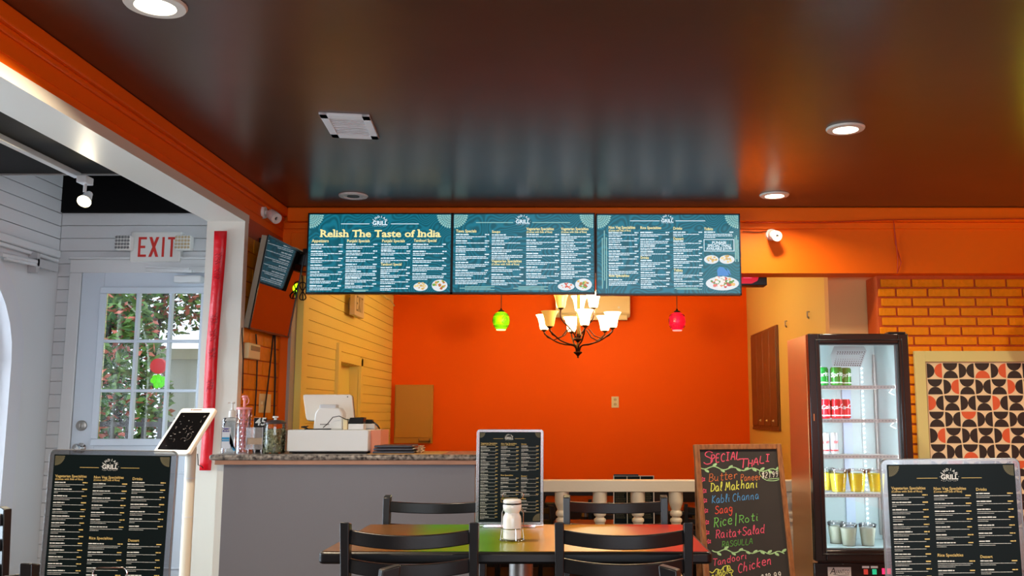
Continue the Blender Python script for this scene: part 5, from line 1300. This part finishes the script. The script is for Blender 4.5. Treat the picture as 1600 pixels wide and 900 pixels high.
#==CHALK==
# ------------------------------------------------------------------ chalkboard
tl, ps = R(11), R(11)
p0 = at(1153, 694, 5.1)
ux = Vector((math.cos(ps), math.sin(ps), 0)); uz = Vector((-math.sin(ps)*math.sin(tl), math.cos(ps)*math.sin(tl), math.cos(tl))); un = ux.cross(uz)
BH = p0.z/uz.z; BW = (at(1223, 694, 5.1).x-at(1082, 694, 5.1).x)/math.cos(ps)
base = p0-uz*BH
t = thing('chalkboard_sign', 'wooden A-frame chalkboard with colourful handwritten thali specials', 'sign', (base.x, base.y+.15, 0))
Mb = Matrix((ux, -un, uz)).transposed().to_4x4(); Mb.translation = base       # local x right, y into board, z up
def B_(name, mb, m, par=None, bev=0, **k): return build(name, mb.xf(Mb), m, par or t, bev, **k)
fw = .028
B_('board_panel', MB().box(-BW/2+fw*.8, BW/2-fw*.8, .006, .014, .12, BH-fw*.8), M_board)
B_('frame_stile', MB().box(-BW/2, -BW/2+fw, -.004, .022, 0, BH), M_wood, bev=.002); B_('frame_stile', MB().box(BW/2-fw, BW/2, -.004, .022, 0, BH), M_wood, bev=.002)
B_('frame_rail', MB().box(-BW/2+fw, BW/2-fw, -.003, .02, BH-fw, BH), M_wood, bev=.002); B_('frame_rail', MB().box(-BW/2+fw, BW/2-fw, -.003, .02, .10, .10+fw), M_wood, bev=.002)
top = base+uz*BH
for s in (-1, 1):
    f_ = base+ux*s*(BW/2-.02); build('rear_leg', MB().bar(top+ux*s*(BW/2-.02)+Vector((0, .03, -.03)), Vector((f_.x, f_.y+.50, 0)), .03, .02), M_wood, t, .002)
for s in (-1, 1): build('hinge', MB().cyl(top+ux*s*(BW/2-.05)+Vector((0, .02, -.012)), top+ux*s*(BW/2-.02)+Vector((0, .02, -.012)), .008), M_steel, t)
def onboard(px, py):
    r = ray(px, py); k = (p0-EYE).dot(un)/r.dot(un); q = EYE+r*k-base; return q.dot(ux), q.dot(uz)
def chalk(name, rgb): return mat('chalk_'+name, rgb, .9, noise=.25, nscale=90)
CK = dict(pink=chalk('pink', (224, 84, 112)), orange=chalk('orange', (204, 112, 62)), yellow=chalk('yellow', (222, 226, 92)), blue=chalk('blue', (78, 148, 206)), red=chalk('red', (222, 80, 62)), green=chalk('green', (116, 196, 92)), dgreen=chalk('dim_green', (86, 150, 66)), white=chalk('white', (222, 222, 210)), pale=chalk('pale_green', (168, 210, 150)))
# hand-drawn letters: strokes on a 1 x 1 grid (x, y), y up; cap height 1
GL = {
'S': [[(.7, .88), (.45, 1), (.2, .88), (.2, .66), (.5, .5), (.72, .32), (.6, .08), (.3, 0), (.08, .14)]],
'P': [[(.15, 0), (.2, 1)], [(.1, .95), (.5, 1), (.72, .82), (.6, .58), (.2, .5)]],
'E': [[(.65, .98), (.18, .95), (.15, .02), (.65, 0)], [(.17, .5), (.55, .52)]],
'C': [[(.7, .85), (.45, 1), (.18, .75), (.12, .35), (.35, .02), (.7, .1)]],
'I': [[(.35, 0), (.35, 1)], [(.12, 1), (.6, 1)], [(.12, 0), (.6, 0)]],
'A': [[(.05, 0), (.4, 1), (.72, 0)], [(.18, .38), (.62, .38)]],
'L': [[(.2, 1), (.15, .02), (.72, 0)]],
'T': [[(0, .98), (.8, 1)], [(.42, 1), (.38, 0)]],
'H': [[(.15, 0), (.18, 1)], [(.68, 0), (.7, 1)], [(.15, .5), (.7, .5)]],
'R': [[(.15, 0), (.2, 1)], [(.05, .95), (.5, 1), (.7, .8), (.55, .55), (.2, .48)], [(.35, .5), (.75, 0)]],
'G': [[(.7, .85), (.45, 1), (.15, .75), (.12, .3), (.4, 0), (.7, .15), (.7, .45), (.45, .45)]],
'U': [[(.15, 1), (.12, .3), (.35, 0), (.65, .2), (.68, 1)]],
'B': [[(.15, 0), (.2, 1)], [(.1, .95), (.5, 1), (.66, .8), (.5, .56), (.2, .52)], [(.5, .54), (.75, .3), (.55, .04), (.12, 0)]],
'D': [[(.15, 0), (.2, 1)], [(.05, .98), (.5, .95), (.78, .6), (.6, .15), (.1, 0)]],
'M': [[(0, .1), (.12, 0), (.2, .95), (.45, .3), (.68, 1), (.85, 0)]],
'K': [[(.15, 0), (.18, 1)], [(.7, 1), (.2, .45), (.75, 0)]],
'a': [[(.6, .5), (.35, .62), (.12, .35), (.2, .03), (.45, .05), (.6, .45), (.62, .1), (.75, 0)]],
'b': [[(.15, 1.05), (.12, .05), (.45, 0), (.62, .3), (.4, .55), (.14, .4)]],
'c': [[(.6, .5), (.35, .6), (.12, .3), (.3, 0), (.62, .1)]],
'd': [[(.6, .5), (.3, .58), (.1, .3), (.25, .02), (.55, .12)], [(.64, 1.05), (.6, .1), (.72, 0)]],
'e': [[(.12, .3), (.6, .38), (.45, .62), (.15, .5), (.12, .15), (.4, 0), (.65, .12)]],
'g': [[(.6, .5), (.3, .58), (.12, .3), (.35, .05), (.58, .3), (.62, .5), (.6, -.3), (.35, -.5), (.12, -.3)]],
'h': [[(.12, 0), (.18, 1.05)], [(.14, .35), (.4, .58), (.55, .45), (.58, 0)]],
'i': [[(.25, .55), (.25, .05), (.38, 0)], [(.26, .78), (.27, .82)]],
'k': [[(.12, 0), (.16, 1.05)], [(.55, .6), (.16, .3), (.6, 0)]],
'l': [[(.1, .05), (.35, .7), (.3, 1.05), (.18, .9), (.2, .1), (.38, 0)]],
'n': [[(.1, .55), (.12, 0)], [(.12, .35), (.35, .58), (.52, .45), (.55, .05), (.66, 0)]],
'm': [[(.08, .55), (.1, 0)], [(.1, .35), (.28, .58), (.4, .42), (.4, 0)], [(.4, .38), (.58, .58), (.7, .42), (.7, .05), (.8, 0)]],
'o': [[(.35, .6), (.12, .38), (.2, .04), (.5, .04), (.6, .35), (.35, .6)]],
'r': [[(.12, .55), (.16, 0)], [(.15, .35), (.35, .58), (.55, .52)]],
't': [[(.3, .95), (.28, .1), (.45, 0), (.55, .08)], [(.08, .6), (.55, .64)]],
'u': [[(.1, .58), (.12, .15), (.3, 0), (.52, .2), (.56, .58), (.56, .05), (.68, 0)]],
'v': [[(.1, .58), (.3, 0), (.55, .6)]],
'+': [[(.1, .45), (.7, .45)], [(.4, .75), (.38, .15)]],
'|': [[(.3, 1.15), (.32, -.2)]],
'$': [[(.7, .8), (.4, .95), (.2, .7), (.65, .4), (.55, .1), (.15, .12)], [(.35, 1.1), (.38, -.1)], [(.5, 1.1), (.52, -.1)]],
'1': [[(.2, .8), (.4, 1), (.38, 0)]], '2': [[(.15, .8), (.4, 1), (.6, .75), (.15, .02), (.65, .04)]],
'8': [[(.6, .85), (.35, 1), (.18, .75), (.6, .3), (.4, 0), (.15, .2), (.55, .7), (.6, .85)]],
'9': [[(.6, .75), (.35, 1), (.15, .75), (.35, .52), (.58, .7), (.52, .3), (.4, 0)]], '.': [[(.25, .02), (.3, .05)]]}
def catmull(P, n=4, closed=False):
    out = []; L_ = len(P)
    if L_ < 3: return P
    for i in range(L_-1):
        a, b, c, d = P[max(i-1, 0)], P[i], P[i+1], P[min(i+2, L_-1)]
        for j in range(n):
            f = j/n; out.append(tuple(.5*((2*b[k])+(c[k]-a[k])*f+(2*a[k]-5*b[k]+4*c[k]-d[k])*f*f+(3*b[k]-a[k]-3*c[k]+d[k])*f**3) for k in (0, 1)))
    out.append(P[-1]); return out
def stroke(mb, P, w):                                # flat chalk ribbon on the board plane, local coordinates
    P = [Vector((x, 0, z)) for x, z in P]; n = len(P); v = []
    for i, p in enumerate(P):
        d = (P[min(i+1, n-1)]-P[max(i-1, 0)]); d = d.normalized() if d.length > 1e-9 else Vector((1, 0, 0)); s = Vector((-d.z, 0, d.x))*w/2
        v += [p+s+Vector((0, .0052, 0)), p-s+Vector((0, .0052, 0))]
    mb.add(v, [(2*i, 2*i+1, 2*i+3, 2*i+2) for i in range(n-1)])
rndc = random.Random(9)
def write(txt, x0, y0, x1, y1, cap, col, w=1.3, name='chalk_writing'):
    """pixel baseline from (x0,y0) to (x1,y1), cap height in pixels"""
    wd_ = {'i': .42, 'l': .45, '|': .5, '.': .35, '1': .5, ' ': .45, 'M': 1, 'm': .9, 't': .6, 'r': .6}
    ws = [wd_.get(c, .82) for c in txt]; tot = sum(ws); mb = MB(); acc = 0
    for c, q in zip(txt, ws):
        f = acc/tot; bx_ = x0+(x1-x0)*f; by_ = y0+(y1-y0)*f+rndc.uniform(-.4, .4); sw = (x1-x0)/tot*.98
        for st in GL.get(c, ()):
            P = [onboard(bx_+a*sw+b*cap*.05, by_-b*cap) for a, b in catmull(st)]; stroke(mb, P, w*.8/290)
        acc += q
    o = B_(name, mb, CK[col], smooth=False, fix=False); o['kind'] = 'stuff'; return o
write('S', 1098, 725, 1116, 724, 20, 'pink', 1.8); write('PECIAL', 1110, 723, 1158, 716, 12.5, 'pink', 1.8)
write('T', 1154, 731, 1170, 728, 14, 'pink', 2.0); write('HALI', 1168, 729, 1205, 718, 11, 'pink', 1.8)
write('Butter', 1107, 752, 1153, 747, 12, 'orange'); write('Paneer', 1157, 751, 1190, 749, 10, 'orange')
write('$21.99', 1190, 747, 1217, 745, 9, 'white', 1.2)
write('Dal Makhani', 1110, 768, 1184, 761, 13, 'yellow', 1.6); write('Kabli Channa', 1112, 786, 1187, 779, 12, 'blue')
write('Saag', 1117, 803, 1146, 798, 12, 'red', 1.5); write('Rice', 1115, 824, 1146, 817, 15, 'green', 1.5); write('|', 1147, 819, 1152, 818, 15, 'green', 1.5); write('Roti', 1154, 817, 1185, 812, 12, 'green')
write('Raita+Salad', 1118, 841, 1196, 832, 13, 'pink', 1.5); write('RASGULLA', 1128, 855, 1177, 849, 9, 'dgreen', 1.2)
write('Tandoori', 1114, 884, 1167, 872, 11, 'pink', 1.3); write('Chicken', 1153, 895, 1207, 879, 14, 'pink', 1.7)
write('Available', 1100, 910, 1144, 893, 12, 'yellow', 1.4); write('$18.99', 1188, 909, 1222, 903, 11, 'white', 1.3)
def vine(y0, y1, xa_, xb_, seed):
    mb = MB(); rnd = random.Random(seed); n = 30; P = [(xa_+(xb_-xa_)*i/n, y0+(y1-y0)*i/n+2.4*math.sin(i*.85)) for i in range(n+1)]
    stroke(mb, [onboard(*q) for q in P], 1.5/290)
    for i in range(2, n, 3):
        x, y = P[i]; s = -1 if (i//3) % 2 else 1
        lf = [(x, y), (x+2, y+s*3.5), (x+6.5, y+s*5), (x+5.5, y+s*2), (x, y)]
        stroke(mb, [onboard(*q) for q in catmull(lf, 3)], .9/290)
        v = [onboard(*q) for q in lf[:4]]; mb.add([(a, .0054, b) for a, b in v], [(0, 1, 2, 3)])
    o = B_('chalk_vine', mb, CK['pale'], smooth=False, fix=False); o['kind'] = 'stuff'
vine(730, 735, 1093, 1217, 1); vine(860, 864, 1113, 1226, 2)
mb = MB()
stroke(mb, [onboard(*q) for q in catmull([(1192, 733), (1187, 738), (1190, 744), (1198, 750), (1210, 751), (1218, 749)])], 1.1/290); stroke(mb, [onboard(1200, 748.5), onboard(1218, 747)], 1/290)
o = B_('chalk_loop', mb, CK['pale'], smooth=False, fix=False); o['kind'] = 'stuff'
for (x, y) in ((1099, 749), (1101, 767), (1102, 782), (1103.5, 798), (1105, 816), (1105.5, 832), (1108, 846)):
    mb = MB(); P = [(x+(3.6 if i % 2 else 1.9)*math.cos(i*PI/5), y+(3.6 if i % 2 else 1.9)*math.sin(i*PI/5)) for i in range(11)]
    stroke(mb, [onboard(*q) for q in catmull(P, 3)], 1/290); stroke(mb, [onboard(x-1, y), onboard(x+1, y+1)], 1/290)
    o = B_('chalk_flower', mb, CK['pink'], smooth=False, fix=False); o['kind'] = 'stuff'
mb = MB(); P = [(1103, 900), (1108, 893), (1114, 895), (1120, 889), (1127, 891), (1132, 885), (1140, 884), (1142, 889), (1146, 892), (1143, 897), (1147, 902)]
stroke(mb, [onboard(*q) for q in catmull(P, 4)], 1.2/290); o = B_('chalk_cloud', mb, CK['yellow'], smooth=False, fix=False); o['kind'] = 'stuff'
#==FRIDGE==
FY = 5.5; f0, f1 = at(1263, 600, FY).x, at(1419.5, 600, FY).x; FT = at(1340, 522, FY).z; FB = 6.0; FC = (f0+f1)/2
t = thing('drinks_fridge', 'tall black glass-door drinks fridge lit inside, right of the chalkboard', 'fridge', (FC, (FY+FB)/2, 0))
M_fr = mat('gloss_black_enamel', (26, 20, 18), .16, spec=.7); M_in = mat('fridge_white', (190, 208, 210), .35)
gx0, gx1 = at(1281.5, 600, FY).x, at(1402, 600, FY).x; gz1, gz0 = at(1340, 539, FY).z, at(1340, 857, FY).z
w = .03; M_side = mat('wall_reflection_brown', (206, 156, 104), .32, .75)  # black side; the reflection of the wall is put into its tan colour
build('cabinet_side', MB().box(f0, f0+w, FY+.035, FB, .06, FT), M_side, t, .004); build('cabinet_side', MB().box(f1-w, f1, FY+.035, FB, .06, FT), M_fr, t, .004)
build('cabinet_back', MB().box(f0+w, f1-w, FB-.02, FB, .06, FT), M_fr, t); build('cabinet_top', MB().box(f0+w, f1-w, FY+.035, FB-.02, gz1+.05, FT), M_fr, t)
build('cabinet_base', MB().box(f0+w, f1-w, FY+.035, FB-.02, .06, gz0-.02), M_fr, t)
build('lower_grille', MB().box(f0, f1, FY, FY+.035, .06, at(1340, 880, FY).z), M_fr, t, .004)
for i in range(4): build('foot', MB().cyl((f0+.06+(f1-f0-.12)*(i % 2), FY+.08+.36*(i//2), 0), (f0+.06+(f1-f0-.12)*(i % 2), FY+.08+.36*(i//2), .06), .02), M_tv, t)
i0, i1 = f0+w+.003, f1-w-.003
build('liner_back', MB().box(i0, i1, FB-.035, FB-.022, gz0-.015, gz1+.045), M_in, t)
build('liner_side', MB().box(i0, i0+.008, FY+.04, FB-.035, gz0-.015, gz1+.045), M_in, t); build('liner_side', MB().box(i1-.008, i1, FY+.04, FB-.035, gz0-.015, gz1+.045), M_in, t)
build('liner_top', MB().box(i0, i1, FY+.04, FB-.035, gz1+.035, gz1+.046), M_in, t); build('liner_floor', MB().box(i0, i1, FY+.04, FB-.035, gz0-.018, gz0-.008), M_in, t)
# door frame
dz0 = at(1340, 876, FY).z
m = MB()
dr = build('door_frame', MB().box(f0, gx0-.006, FY-.03, FY+.03, dz0, FT), M_fr, t, .005)
build('door_stile', MB().box(gx1+.006, f1, FY-.03, FY+.03, dz0, FT), M_fr, dr, .005)
build('door_rail', MB().box(gx0-.006, gx1+.006, FY-.03, FY+.03, gz1+.006, FT), M_fr, dr, .005); build('door_rail', MB().box(gx0-.006, gx1+.006, FY-.03, FY+.03, dz0, gz0-.006), M_fr, dr, .005)
for a, b, c, e in ((gx0-.03, gx0-.024, dz0+.03, FT-.03), (gx1+.024, gx1+.03, dz0+.03, FT-.03), (gx0-.03, gx1+.03, gz1+.024, gz1+.03), (gx0-.03, gx1+.03, gz0-.03, gz0-.024)): build('frame_bead', MB().box(a, b, FY-.034, FY-.029, c, e), M_tv, dr, .002)
for a, b, c, e in ((gx0-.006, gx0, gz0-.006, gz1+.006), (gx1, gx1+.006, gz0-.006, gz1+.006), (gx0, gx1, gz1, gz1+.006), (gx0, gx1, gz0-.006, gz0)): build('gasket', MB().box(a, b, FY-.02, FY+.03, c, e), mat('grey_gasket', (60, 62, 66), .4), dr)
build('door_glass', MB().box(gx0, gx1, FY-.012, FY-.008, gz0, gz1), M_glass, dr)
build('hinge_cap', MB().box(f1-.11, f1-.01, FY-.02, FY+.05, FT, FT+.012), M_tv, t, .003)
a = at(1272, 652, FY-.03); build('door_lock', MB().box(a.x-.003, a.x+.002, FY-.034, FY-.03, a.z-.02, a.z+.02), mat('copper_pin', (190, 110, 60), .3, .8), dr)
# lamp panel, imitated LED reflections, shelves
a, b = at(1301, 552, 5.75), at(1352, 572, 5.75)
pan = build('evaporator_cover', MB().add([at(*q) for q in ((1307, 548, 5.70), (1354, 548, 5.70), (1345, 573, 5.62), (1301, 572, 5.62))]+[at(*q)+Vector((0, .05, .02)) for q in ((1307, 545, 5.70), (1354, 545, 5.70), (1345, 560, 5.62), (1301, 560, 5.62))], [(0, 1, 2, 3), (4, 5, 6, 7), (0, 1, 5, 4), (1, 2, 6, 5), (2, 3, 7, 6), (3, 0, 4, 7)]), mat('cover_grey', (150, 160, 162), .5), t)
m = MB(); c4 = [at(*q) for q in ((1307, 548, 5.70), (1354, 548, 5.70), (1345, 573, 5.62), (1301, 572, 5.62))]
for i in range(12):
    for j in range(8):
        u, v = (i+.7)/12.4, (j+.7)/8.4; p = c4[0].lerp(c4[1], u).lerp(c4[3].lerp(c4[2], u), v)+Vector((0, -.002, -.001)); m.obox(p, (.0035, 0, 0), (0, .0012, .0038), (0, .0008, 0))
o = build('cover_holes', m, mat('dark_slot', (70, 80, 84), .6), pan, smooth=False); o['kind'] = 'stuff'
m = MB(); rows_ = 0
lx = at(1347, 600, FB-.04).x
build('led_reflection_strip', MB().box(lx-.012, lx+.012, FB-.042, FB-.036, gz0+.05, gz1-.02), M_in, t)
m = MB(); zz = gz0+.09
while zz < gz1-.1: m.cyl((lx, FB-.046, zz), (lx, FB-.0415, zz), .0045, n=8); zz += .029
o = build('led_reflection_dots', m, emit('led_reflection_white', (225, 245, 255), 9), t); o['kind'] = 'stuff'  # glowing dots imitate the LED reflections on the back wall
build('duct_column', MB().box(at(1317, 650, 5.95).x, at(1331, 650, 5.95).x, FB-.05, FB-.036, gz0, gz1-.12), mat('duct_blue_white', (186, 204, 226), .3), t)
for s in (i0+.02, i1-.02): build('shelf_track', MB().box(s-.006, s+.006, FB-.06, FB-.05, gz0+.02, gz1-.03), M_steel, t)
area('fridge_led_glow', (FC, FY+.06, gz1+.03), (FC, FY+.3, gz0), i1-i0-.1, .03, .3, (.86, .95, 1))
area('fridge_led_glow_side', (i1-.012, FY+.06, (gz0+gz1)/2), (i0, FB-.1, (gz0+gz1)/2), 1.0, .02, 4.4, (.82, .95, 1))
bpy.data.objects['fridge_led_glow_side'].rotation_euler.rotate_axis('Z', PI/2)
area('fridge_led_glow_left', (i0+.012, FY+.06, (gz0+gz1)/2), (i1, FB-.1, (gz0+gz1)/2), 1.0, .02, 4.4, (.82, .95, 1))
bpy.data.objects['fridge_led_glow_left'].rotation_euler.rotate_axis('Z', PI/2)
SHY = [605, 657.5, 713.5, 774]; SZs = []
for py in SHY:
    z = at(1340, py, FY+.06).z; SZs.append(z)
    sh = build('shelf', MB().box(i0+.012, i1-.012, FY+.055, FY+.06, z-.011, z+.010), M_wplast, t)
    m = MB()
    for k in range(22): xk = i0+.02+(i1-i0-.04)*k/21; m.cyl((xk, FY+.06, z), (xk, FB-.06, z), .0022, n=5)
    m.cyl((i0+.014, FB-.07, z-.003), (i1-.014, FB-.07, z-.003), .003, n=5); m.cyl((i0+.014, FY+.25, z-.003), (i1-.014, FY+.25, z-.003), .003, n=5)
    o = build('shelf_wires', m, M_wplast, sh); o['kind'] = 'stuff'
    m = MB()
    for k in range(24): xk = i0+.03+(i1-i0-.06)*k/23; m.box(xk-.004, xk+.004, FY+.053, FY+.055, z-.003, z+.004)
    o = build('shelf_slots', m, mat('slot_grey', (186, 192, 192), .5), sh, smooth=False); o['kind'] = 'stuff'
    build('shelf_clip', MB().tube([(i1-.03, FY+.1, z-.01), (i1-.05, FY+.1, z-.03), (i1-.02, FY+.1, z-.045)], .002, 5), M_steel, sh)
# control strip
a, b = at(1293, 886, FY), at(1330, 900.5, FY)
pl = build('maker_plate', MB().box(a.x, b.x, FY-.004, FY, b.z, a.z), mat('silver_plate', (200, 196, 188), .35, .3), t, .001)
hh = a.z-b.z
build('plate_lettering', text_mb([('A', hh*1.0, a.x+.010, b.z+hh*.26, 'LEFT', .0, .2), ('VANTCO', hh*.62, a.x+.042, b.z+hh*.30, 'LEFT', .0, 0, 0, (b.x-a.x)-.052)]).xf(Matrix.Translation((0, FY-.0046, 0))), M_tv, pl, smooth=False, fix=False)
build('plate_swoosh', MB().tube([(a.x+.03, FY-.0045, b.z+hh*.25), (a.x+.07, FY-.0045, b.z+hh*.12), (b.x-.012, FY-.0045, b.z+hh*.18)], .0012, 4), M_tv, pl)
for px, c_ in ((1352.5, (190, 60, 50)), (1366, (40, 200, 150))):
    a = at(px, 893, FY); build('rocker_switch', MB().box(a.x-.012, a.x+.012, FY-.008, FY, a.z-.016, a.z+.014), mat('switch_%d' % c_[0], c_, .3, emis=c_, estr=.35), t, .002)
    a = at(px, 886, FY); build('switch_label', MB().box(a.x-.02, a.x+.02, FY-.002, FY, a.z-.006, a.z+.006), M_wplast, t)
a, b = at(1378, 888, FY), at(1392, 897, FY)
build('temperature_display', MB().box(a.x, b.x, FY-.003, FY, b.z, a.z), emit('display_red', (255, 40, 90), 2), t)
# cans
def can(x, y, z, rgb, word, label, group, r=.0315, h=.118, wc=(235, 240, 235), rot=0):
    t = thing('soda_can', label, 'can', (x, y, z), rot, group, local=True)
    m_ = mat('can_%d_%d_%d' % rgb, rgb, .25, .35)
    build('can_body', MB().lathe([(r*.8, .001), (r, .008), (r, h-.012), (r*.86, h-.002)], (0, 0, 0), 20), m_, t)
    build('can_rim', MB().lathe([(r*.86, h-.003), (r*.86, h), (r*.8, h-.002), (0, h-.004)], (0, 0, 0), 20), M_steel, t)
    mb = text_mb([(word, r*1.05, 0, h*.5, 'CENTER', .02, .2, R(6))])
    mb.v = [((r+.0006)*math.sin(v[0]/r), -(r+.0006)*math.cos(v[0]/r), v[2]) for v in mb.v]
    o = build('can_lettering', mb, mat('can_print_%d' % wc[0], wc, .4), t, smooth=False, fix=False)
    build('can_band', MB().lathe([(r+.0003, h*.14), (r+.0003, h*.2)], (0, 0, 0), 20), mat('can_print_%d' % wc[0], wc), t, fix=False)
    return t
def cx_on(px, y): return at(px, 600, y).x
zs0 = SZs[0]+.011; k_ = [('leftmost', 1285), ('second', 1307), ('third', 1327)]
for nm, px in k_[:]:
    can(cx_on(px, 5.66)+(0 if px < 1320 else .0), 5.66 if px < 1320 else 5.74, zs0, (30, 140, 56), 'Sprite', nm+' green can on the top fridge shelf', 'green cans on the top fridge shelf', r=.036, h=.112)
for nm, px, yy in (('leftmost', 1288, 5.66), ('second', 1306, 5.66), ('third', 1318, 5.75)):
    can(cx_on(px, yy), yy, SZs[1]+.011, (206, 34, 48), 'Coca-Cola' if px > 1300 else 'Cola', nm+' red can on the second fridge shelf', 'red cans on the second fridge shelf', r=.036 if px != 1288 else .0325, h=.118)
for nm, px in (('left', 1286.5), ('right', 1300)):
    can(cx_on(px, 5.68), 5.68, SZs[2]+.011, (200, 204, 206), 'Diet', nm+' silver slim can on the third fridge shelf', 'silver cans on the third fridge shelf', r=.0245, h=.125, wc=(200, 40, 50))
def drink_mat(rgb):                                  # cloudy drink that lets light scatter through
    m = mat('drink_%d' % rgb[2], rgb, .5); b = m.node_tree.nodes['Principled BSDF']
    b.inputs['Subsurface Weight'].default_value = 1; b.inputs['Subsurface Radius'].default_value = (1, 1, 1); b.inputs['Subsurface Scale'].default_value = .08
    return m
def cup(x, y, z, rgb, label, group, r=.052, h=.125):
    t = thing('drink_cup', label, 'cup', (x, y, z), 0, group, local=True)
    build('cup_wall', MB().lathe([(r*.72, .001), (r, h)], (0, 0, 0), 28), M_film, t, fix=False)
    build('drink', MB().lathe([(0, .003), (r*.70, .003), (r*.94, h*.86), (0, h*.865)], (0, 0, 0), 28), drink_mat(rgb), t)
    build('cup_rim', MB().lathe([(r*.98, h-.003), (r*1.05, h), (r*1.05, h+.006), (r*.9, h+.009), (r*.86, h+.003), (0, h+.004)], (0, 0, 0), 28), M_clear, t)
for nm, px, yy in (('leftmost', 1286, 5.79), ('second', 1304, 5.67), ('third', 1333, 5.67), ('fourth', 1363, 5.67)):
    cup(cx_on(px, yy), yy, SZs[3]+.011, (240, 216, 70), nm+' yellow drink cup on the fourth fridge shelf', 'yellow drink cups in the fridge', r=.054)
fz = gz0-.008
for nm, px, yy in (('left', 1298, 5.77), ('middle', 1317, 5.67), ('right', 1346, 5.67)):
    cup(cx_on(px, yy), yy, fz, (232, 236, 214), nm+' white drink cup on the fridge floor', 'white drink cups in the fridge', r=.05, h=.12)

# ------------------------------------------------------------------ patterned picture on the brick wall
YA = 6.47; a = at(1428.5, 547.5, YA); i_ = at(1447.5, 566.5, YA)
PW, PH = .110, .1105; nc, nr_ = 9, 12
t = thing('patterned_picture', 'large framed print of black and orange half circles on the brick wall', 'picture', (i_.x+PW*nc/2, 6.497, i_.z-PH*nr_-(a.z-i_.z)), local=False)
x0, z1 = i_.x, i_.z; x1, z0 = x0+PW*nc, z1-PH*nr_; fw = i_.x-a.x
M_pf = mat('sage_cream_frame', (206, 198, 132), .5, bump=.05); M_pp = mat('cream_print_ground', (228, 208, 170), .6)
for q in ((x0-fw, x0-.006, z0-fw, z1+fw), (x1+.006, x1+fw, z0-fw, z1+fw), (x0-.006, x1+.006, z1+.006, z1+fw), (x0-.006, x1+.006, z0-fw, z0-.006)): build('picture_frame', MB().box(q[0], q[1], YA, 6.497, q[2], q[3]), M_pf, t, .002)
pp = build('print', MB().box(x0-.006, x1+.006, YA+.008, 6.49, z0-.006, z1+.006), M_pp, t)
build('inner_fillet', MB().box(x0-.008, x0-.004, YA-.002, YA+.01, z0, z1+.006).box(x0-.006, x1, YA-.002, YA+.01, z1+.003, z1+.007), mat('fillet_brown', (150, 120, 80), .5), t)
ORG = {(0, 0): 1, (0, 3): 1, (0, 4): 1, (1, 1): 1, (1, 5): 0, (2, 0): 0, (2, 4): 0, (3, 2): 0, (4, 0): 1, (4, 4): 1, (5, 2): 1, (6, 1): 0, (6, 5): 0, (7, 6): 1, (8, 7): 0, (9, 3): 1, (8, 1): 0, (10, 5): 1, (3, 7): 1}
M_pk = mat('print_black', (40, 32, 30), .6); M_po = mat('print_orange', (214, 92, 52), .6)
me_c = {}
def half(side, m_):
    key = (side, m_.name)
    if key not in me_c:
        rr = PW*.455; pts = []
        for i in range(15):
            an = PI*i/14; pts.append((math.sin(an)*PW*.47, math.cos(an)*rr))       # bulge to +x from flat side at x=0
        o = {'L': lambda u, v: (u-PW*.47, v), 'R': lambda u, v: (PW*.47-u, v), 'T': lambda u, v: (v, PW*.47-u), 'B': lambda u, v: (v, u-PW*.47)}[side]
        P = [o(u, v) for u, v in pts]
        me_c[key] = MB().prism(P, (0, 0, 0), (1, 0, 0), (0, 0, 1), (0, -.0008, 0))
        ob = build('half_circle', me_c[key], m_, None, smooth=False); ob.parent = pp; me_c[key] = ob.data; return ob
    ob = bpy.data.objects.new('half_circle', me_c[key]); COL.objects.link(ob); ob.parent = pp; return ob
offp = OFF[pp.name]
for r in range(nr_):
    for c in range(nc):
        if x0+c*PW > 3.35: continue
        hz = (r+c) % 2 == 0; org = ORG.get((r, c))
        for k, sd in enumerate(('L', 'R') if hz else ('T', 'B')):
            ob = half(sd, M_po if org == k else M_pk)
            first_build = ob.location.length == 0
            ob.location = Vector((x0+(c+.5)*PW, YA+.0078, z1-(r+.5)*PH))-offp
